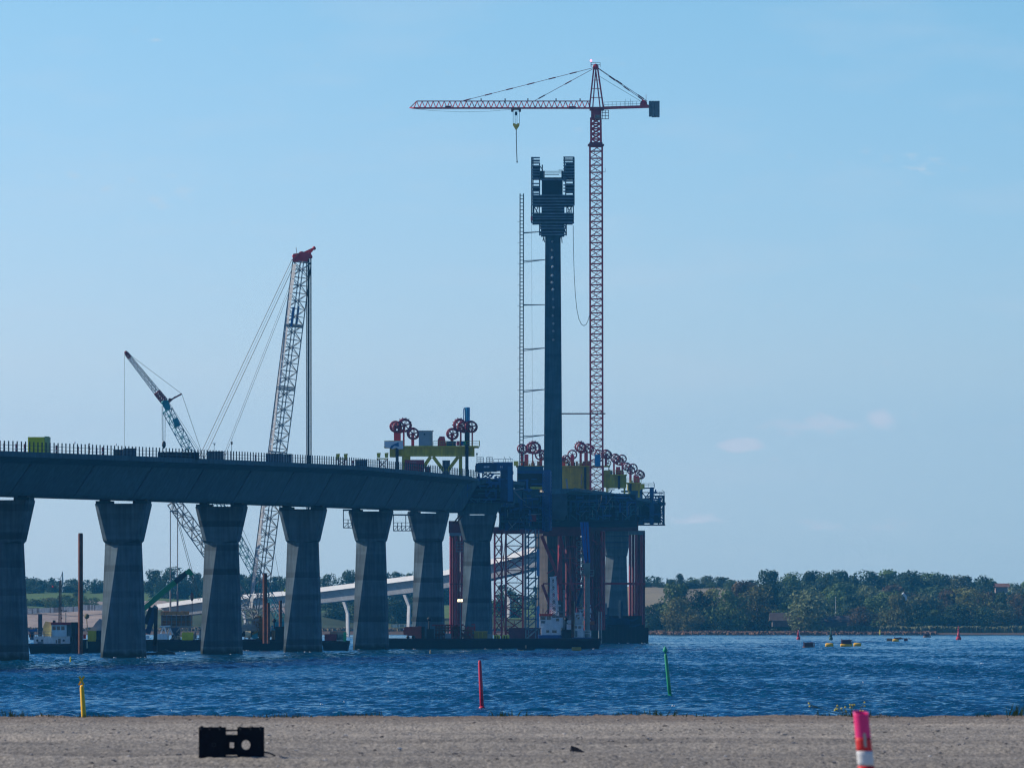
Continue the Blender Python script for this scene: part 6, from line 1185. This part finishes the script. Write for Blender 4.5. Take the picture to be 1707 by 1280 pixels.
def navbuoy(label, x, yt, yb, D, wpx, m, kind):
    e = thing('navigation_buoy', label, 'buoy', P(x, yb, D)); s = S(D); h = (yb-yt)*s; r = wpx*s/2; c = P(x, yb, D); q = MB()
    q.lathe(c, [(r,-.3),(r,.25*h*.6),(r*.7,.25*h)], 16); q.build('float', m, e); q = MB(); q.lathe(c+V3(0,0,.25*h), [(r*.62,0),(r*.5,.3*h),(r*.28,.55*h),(r*.24,.62*h)] if kind != 'can' else [(r*.6,0),(r*.5,.18*h),(r*.36,.2*h),(r*.34,.5*h),(r*.4,.55*h)], 14); q.build('tower', m, e)
    q = MB(); q.lathe(c+V3(0,0,.85*h), [(r*.2,0),(r*.25,.05*h),(r*.12,.15*h)], 10); q.build('lantern', m if kind != 'sail' else BLACK, e)
    if kind == 'sail': q = MB(); q.prism([c+V3(.05,-.2,.2*h), c+V3(r*1.1,-.2,.2*h), c+V3(r*.3,-.2,.85*h), c+V3(0,-.2,.85*h)], (0,.3,0)); q.build('white_panel', SHIPW, e)
    return e
navbuoy('red and white navigation buoy left of the green cone buoy', 1331, 1047, 1066, 1790, 6.5, BRED, 'sail'); navbuoy('dark green conical navigation buoy in front of the far reeds', 1385, 1045, 1066.5, 1772, 7, mat('buoy_dark_green', (.03,.10,.08), .5), 'cone'); navbuoy('bright red navigation buoy alone at the far right', 1598, 1043.5, 1066.5, 1775, 9, BRED, 'can')
def drum(label, x0, x1, yt, yb, m=None, rack=None, grp=None):
    D = CH/((yb-1-YH)/F); e = thing('work_float', label, 'float', P((x0+x1)/2, yb, D), grp); A = P(x0, (yt+yb)/2, D); B_ = P(x1, (yt+yb)/2, D); r = (yb-yt)*S(D)/2; q = MB(); q.lathe(A, [(r*.75,0),(r,.15),(r,(B_-A).length-.15),(r*.75,(B_-A).length)], 16, (1,0,0)); q.build('float_drum', m or YF, e)
    if rack:
        for i in range(6): x = rack[0]+(rack[1]-rack[0])*i/5; bar(e, 'rack_post', DRED, x, yt+1, x+.4*(i%2), rack[2]+(i*1.7)%2.2, D, .16)
        bar(e, 'rack_rail', DRED, rack[0], rack[2]+2, rack[1], rack[2]+2, D, .14); pb(e, 'rack_load', mat('load_maroon', (.10,.02,.03), .7), rack[0]+1, rack[1]-1, rack[2]+2.2, yt+.6, D-.2, .8)
    return e
G = 'yellow work floats right of the bridge'
drum('low orange raft with dark red load, leftmost float right of the bridge', 1338, 1357, 1077, 1080.5, mat('raft_orange', (.45,.16,.03), .6), (1340,1357,1069), G); drum('plain yellow float left of the float with a dark red rack', 1376, 1389, 1071.5, 1079, None, None, G); drum('yellow float carrying a dark red rack', 1401, 1421, 1072.5, 1078.5, None, (1403,1420,1064.5), G); drum('plain yellow float right of the float with a dark red rack', 1423, 1435.5, 1071, 1078, None, None, G)
drum('far orange float at the left end of the little far group', 1478, 1487.5, 1063.5, 1069.5, mat('float_orange', (.45,.17,.04), .5), None, G); drum('far bright yellow float in the middle of the little far group', 1488, 1498, 1064.5, 1070.5, None, (1491,1504,1061), G); drum('far maroon float at the right end of the little far group', 1507, 1513, 1063.5, 1069.5, DRED, (1500,1519,1062), G)
drum('distant red raft with white edge in front of the pale reeds', 1539, 1552, 1060, 1063.5, mat('raft_pale', (.5,.36,.28), .6), (1540,1550,1054), G)
drum('yellow square work float just below the long barge', 953, 969, 1078, 1085.5, mat('float_ochre', (.40,.26,.03), .6), None, G)
e = drum('low yellow raft with a dark frame and small post below the long barge', 862, 874, 1082.5, 1085.5, mat('float_pale', (.45,.33,.12), .6), None, G); D = 1200
bar(e, 'frame', BLACK, 863, 1081.5, 892, 1082, D, .35); bar(e, 'post', mat('post_tan', (.25,.18,.13), .7), 876.5, 1084, 876.5, 1075, D, .3); bar(e, 'frame', BLACK, 866, 1078.5, 888, 1078.5, D, .15); bar(e, 'frame', BLACK, 888, 1082, 888, 1078, D, .15)

# flecks of foam where the chop slaps against the piers and the barges
V = []; 
for k in range(-1, 6):
    for i in range(5): V.append((ax(1000+80*k)+rng.uniform(-6,7), 1000+80*k-4-10*rng.random()**2))
for (xa, xb, D) in ((640,1002,1262),(396,474,1198),(1000,1082,1546),(238,338,1174)):
    for i in range(6): x = xa+(xb-xa)*rng.random(); V.append((Xx(x,D), D-1-4*rng.random()))
for i in range(26): D = 420+1500*rng.random()**1.3; V.append((Xx(-40+1780*rng.random(), D), D))
q = MB()
for x, y in V: s_ = (.05+.13*rng.random()**2)*(.4+y/1500); q.lathe((x,y,.06), [(s_,0),(s_*.9,.06),(s_*.3,.13)], 6); q.lathe((x+s_*1.6,y+.1,.05), [(s_*.8,0),(s_*.6,.05),(s_*.2,.09)], 6)
tag(q.build('foam', mat('foam_white', (.75,.78,.8), .8)), 'small white foam flecks on the wave crests', 'foam', kind='stuff')
# ---------------------------------------------------------------- on the gravel: rubber base plate, marker post, scraps, weeds
D = 78.; s = S(D); RUB = mat('black_rubber', (.006,.007,.013), .75, 0, .4, 14, .4, .15)
bp_ = thing('barrier_base_plate', 'black rubber barrier base plate standing on edge on the gravel', 'barrier base', P(386, 1270.5, D))
def plate(name, x0, x1, y0, y1, dep=.11, d=0): q = MB(); q.pbox(x0, x1, y0, y1, D+d, dep); return q
q = plate('l', 331.3, 376.2, 1211.6, 1269.6)
for x in (334,349,365): q.pbox(x, x+4, 1209.9 if x != 349 else 1211, 1211.7, D+.01, .09); q.pbox(x-1, x+5, 1269.5, 1271, D+.01, .09)
left = q.build('square_block', RUB, bp_)
q = MB()   # right block with a round hole
cx_, cy_, r_ = 409.7, 1241, 7.6; n = 32; A = P(395.5,1269.9,D); B_ = P(440,1211.6,D); C_ = P(cx_,cy_,D); rr = r_*s; outer = []; inner = []
for i in range(n):
    t = 2*math.pi*i/n; dx_, dz_ = math.cos(t), math.sin(t); inner.append(V3(C_.x+dx_*rr, 0, C_.z+dz_*rr*1.08))
    k = min([(B_.x-C_.x)/dx_ if dx_ > 1e-6 else 1e9, (A.x-C_.x)/dx_ if dx_ < -1e-6 else 1e9, (B_.z-C_.z)/dz_ if dz_ > 1e-6 else 1e9, (A.z-C_.z)/dz_ if dz_ < -1e-6 else 1e9]); outer.append(V3(C_.x+dx_*k, 0, C_.z+dz_*k))
for cn in ((A.x,A.z),(B_.x,A.z),(A.x,B_.z),(B_.x,B_.z)):
    j = min(range(n), key=lambda i: (outer[i].x-cn[0])**2+(outer[i].z-cn[1])**2); outer[j] = V3(cn[0],0,cn[1])
vs = [v+V3(0,D,0) for v in outer]+[v+V3(0,D,0) for v in inner]+[v+V3(0,D+.11,0) for v in outer]+[v+V3(0,D+.11,0) for v in inner]; fs = []
for i in range(n):
    j = (i+1) % n; fs += [(i,j,n+j,n+i),(2*n+i,3*n+i,3*n+j,2*n+j),(i,2*n+i,2*n+j,j),(n+i,n+j,3*n+j,3*n+i)]
q.add(vs, fs)
for x in (398,418,433): q.pbox(x, x+3.5, 1210.4, 1211.7, D+.02, .08); q.pbox(x-2, x+4, 1269.8, 1271.6, D+.01, .09)
q.build('square_block', RUB, bp_)
for y0, y1, nm in ((1215.6,1218.1,'bridge_bar'),(1263.2,1266,'bridge_bar')): plate(nm, 376.2, 395.5, y0, y1, .07, .02).build(nm, RUB, bp_)
q = MB(); q.pbox(376.2,395.5,1224,1236.8,D+.015,.085); q.pbox(376.2,395.5,1246,1257.8,D+.015,.085); q.pbox(376.2,382.4,1236.8,1246,D+.015,.085); q.pbox(390,395.5,1236.8,1246,D+.015,.085); q.build('centre_web', RUB, bp_)
q = MB(); q.pbox(354,359,1238,1238.8,D-.008,.008); q.pbox(354,359,1243,1243.8,D-.008,.008); q.pbox(353.3,354,1238,1243.8,D-.008,.008); q.pbox(359,359.8,1238,1243.8,D-.008,.008); q.build('moulded_square', mat('rubber_grey', (.02,.024,.034), .8), bp_)
for x in (334.5,349.5,366,401,418,434):
    for y in (1215,1264): q = MB(); q.lathe(P(x,y,D-.004), [(.014,0),(.014,.01)], 8, (0,1,0)); q.build('stud', MATS['rubber_grey'], bp_)
# marker post: hollow flexible tube, red pink above a white band, slotted, leaning
D = 44.; s = S(D); zb = GZ
mp_ = thing('marker_post', 'pink red flexible marker post with a white band, leaning in the foreground', 'marker post', P(1446, 1457, D))
PKT = mat('post_pink', (.80,.025,.19), .5, 0, .08, 3); PRT = mat('post_red', (.66,.022,.03), .5, 0, .1, 3); PWT = mat('post_white', (.62,.63,.64), .6, 0, .1, 6); SLT = mat('slot_pale', (.42,.38,.35), .8)
def pst(y): return 1435.2+(y-1186)*.083+(y-1186)**2*.0001
def tubeseg(ys, m, nm, r0=12.7, th=.0, top=False):
    q = MB(); n = 28; rings = []
    for y in ys:
        k = 1+.035*max(0, (1200-y)/14); c = P(pst(y), y, D); r = (r0+.01*(y-1186))*s*k
        ring = []
        for i in range(n):
            t = 2*math.pi*i/n; sag = (0.012*math.sin(t) if (top and y == ys[0]) else 0); ring.append(c+V3(math.cos(t)*r, math.sin(t)*r*.72, sag-.006*math.cos(t)*(top and y == ys[0])))
        rings.append(ring)
    if top:   # inner wall so the tube is open at the top
        inn = [[sum(rg, Vector())/n+(v-sum(rg, Vector())/n)*.86 for v in rg] for rg in (rings[0], rings[min(6, len(rings)-1)])]
        rings = [inn[1], inn[0]]+rings
    q.smooth = True; q.rings(rings, cap=not top); return q.build(nm, m, mp_)
tubeseg(list(np.linspace(1187,1229,9)), PKT, 'pink_sleeve', 12.6, top=True); tubeseg(list(np.linspace(1229,1251,5)), PRT, 'red_tube', 12.6); tubeseg(list(np.linspace(1251,1275.5,5)), PWT, 'white_band', 12.75); tubeseg(list(np.linspace(1275.5,1457,14)), PRT, 'red_tube', 12.6)
q = MB(); n = 14; pts = []
for i in range(n):
    t = 2*math.pi*i/n; pts.append((math.cos(t)*2.4, math.sin(t)*2.4+(9.5 if math.sin(t) > 0 else -9.5)))
q.prism([P(pst(1233)+2.6+x+y*.10, 1233+y, D-.0405) for x, y in pts], (0,.006,0)); q.build('slot', SLT, mp_)
# scraps lying on the gravel
DRK = mat('scrap_black', (.010,.011,.016), .8)
def scrap(name, label, x, y, pts, cat='scrap'):
    D = 1.8*F/(y-YH); q = MB(); base = P(x, y, D); ss = S(D); rings = []
    for px_, h0, h1 in pts: c = base+V3(px_*ss, 0, 0); rings.append([c+V3(0,-.10,h0*ss-.01), c+V3(0,.16,h0*ss-.01), c+V3(0,.10,h1*ss*.8), c+V3(0,-.02,h1*ss)])
    q.rings(rings); tag(q.build(name, DRK), label, cat)
scrap('rubber_scrap', 'black torn rubber scrap lying on the gravel near the centre', 961, 1253, [(-11,3,6),(-9,2,11),(-4,1,9.5),(2,.5,7.5),(8,0,3.5),(13,0,1)])
scrap('rubber_scrap', 'small black rubber scrap on the gravel at the lower left', 172, 1265, [(-9,0,1.5),(-5,1,4),(1,1,4.5),(5,0,2.5),(9,0,.8)])
scrap('driftwood', 'small dark clod on the gravel right of the pink post', 1462, 1211, [(-4,0,1),(-1,0,3),(3,0,3.6),(5,0,1)]); scrap('driftwood', 'dark flat bark strip on the gravel at far right', 1547, 1213, [(-10,0,1),(-6,.3,2.2),(2,.3,2.4),(8,0,1.6),(10,0,.4)])
scrap('driftwood', 'dark forked twig on the gravel near the right edge', 1655, 1217, [(-9,0,.8),(-2,.2,2.6),(1,0,1.5),(5,0,1.2)]); q = MB(); D = 1.8*F/189; q.tube(P(1659,1217,D), P(1663.5,1211,D), .012, 5, .005); tag(q.build('driftwood', DRK), 'thin upright dark twig beside the forked twig near the right edge', 'twig')
q = MB(); D = 80.5; c = P(440,1252,D)
q.path([P(441,1253,78.3), P(447,1254.3,78.6), P(452,1256,79), P(458,1259,79.2)], .012, 5); tag(q.build('black_sliver', DRK), 'short black strap lying right of the black base plate', 'sliver')  # thin bent black line on the gravel beside the plate
# weeds along the quay edge
GRN = mat('weed_green', (.075,.11,.03), .8, 0, .35, 6); STRAW = mat('weed_straw', (.20,.15,.07), .85, 0, .35, 6); PETAL = mat('petal_yellow', (.75,.62,.08), .6)
def tuft(label, x, n, h, sp, m, name='grass_tuft', Dd=None, y0=None, flowers=0, cat='weeds'):
    D = Dd or 112.6; c = P(x, 1028+1.8/S(D), D); c.z = GZ-.02; e = thing(name, label, cat, c); V = []
    for i in range(n):
        b = V3(c.x+rng.normal(0, sp), D+rng.normal(0,.12), GZ-.02); hh = h*(.4+.8*rng.random()); t = b+V3(rng.normal(0,.35)*hh, rng.normal(0,.2)*hh, hh); wv = V3(.006+.008*rng.random(), 0, 0); mid = b.lerp(t,.55)+V3(rng.normal(0,.05)*hh,0,hh*.05); V += [b-wv, b+wv, mid+wv*.8, mid-wv*.8, mid-wv*.8, mid+wv*.8, t+wv*.15, t-wv*.15]
    q = MB(); q.add(V, [tuple(range(4*i,4*i+4)) for i in range(len(V)//4)]); q.build('blades', m, e)
    if flowers:
        q = MB(); hd = MB()
        for i in range(flowers):
            b = V3(c.x+rng.normal(0,.06), D, GZ); t = V3(c.x+rng.normal(-.03,sp*1.2), D+rng.normal(0,.08), GZ+h*(.7+.75*rng.random())); q.tube(b, t, .0045, 4)
            for u in (0, 1): 
                t2 = t+V3(rng.normal(0,.035), 0, rng.normal(-.01,.03)); q.tube(b.lerp(t,.75), t2, .003, 4); hd.lathe(t2, [(.005,-.014),(.019,0),(.009,.014)], 7)
        q.build('stems', GRN, e); q = hd
        q.build('flower_heads', PETAL, e)
    return e
tuft('yellow flowering weed standing behind the pink marker post', 1418, 18, .18, .22, GRN, 'flowering_weed', 112.4, None, 9, 'weed'); tuft('tall green weed at the gravel edge left of the yellow flowers, near the right edge', 1692, 26, .26, .10, GRN)
ts = [(8,.22,GRN,'green tuft at the far left of the gravel edge'),(44,.16,GRN,'low green tuft left of the yellow spar buoy'),(84,.10,STRAW,'dry tuft just left of the yellow spar buoy'),(178,.12,GRN,'low tuft right of the yellow spar buoy'),(300,.10,GRN,'small green tuft left above the black base plate'),(366,.10,GRN,'small tuft straight above the black base plate'),(470,.08,STRAW,'dry tuft right above the black base plate'),(556,.08,STRAW,'dry low tuft left of the weed stalk'),(620,.16,GRN,'upright weed stalk left of the red spar buoy'),(842,.19,GRN,'green tuft right of the red spar buoy'),(902,.09,STRAW,'reddish dry tuft between the spar buoys'),(944,.10,GRN,'low green tuft between the spar buoys'),(1024,.15,GRN,'thin weed left of the green spar buoy'),(1072,.12,GRN,'pale green tuft left below the green spar buoy'),(1084,.2,GRN,'upright grass blades left below the green spar buoy'),(1106,.2,GRN,'upright grass blades right under the green spar buoy'),(1172,.12,GRN,'low tuft right of the green spar buoy'),(1282,.1,STRAW,'dry tuft between green spar and pink post'),(1396,.14,GRN,'green tuft just left of the pink post'),(1560,.08,STRAW,'dry tuft above the bark strip'),(1640,.12,GRN,'low tuft left of the tall right weed')]
for x, h, m, lab in ts: tuft(lab, x, 20, h*.8, .16+.12*rng.random(), m)
N = 3400; V = np.zeros((N,4,3)); X = (rng.random(N)-.5)*2*.094*112.7; Y = 112.7+rng.normal(0,.35,N); h = .015+.045*rng.random(N)**2*(1+np.sin(X*1.3)+.6*np.sin(X*4.1)).clip(.2); w_ = .006+.008*rng.random(N); ln = rng.normal(0,.03,N); z = GZ-.02-np.clip(Y-113.2,0,1)*.7
V[:,0] = np.stack([X-w_,Y,z],-1); V[:,1] = np.stack([X+w_,Y,z],-1); V[:,2] = np.stack([X+ln+.002,Y,z+h],-1); V[:,3] = np.stack([X+ln-.002,Y,z+h],-1)
o = npmesh('edge_grass', V.reshape(-1,3), np.arange(4*N).reshape(-1,4), [STRAW, GRN], False, (rng.random(N) < .4).astype(int)); tag(o, 'thin dry grass fringe along the whole gravel edge', 'grass', kind='stuff')
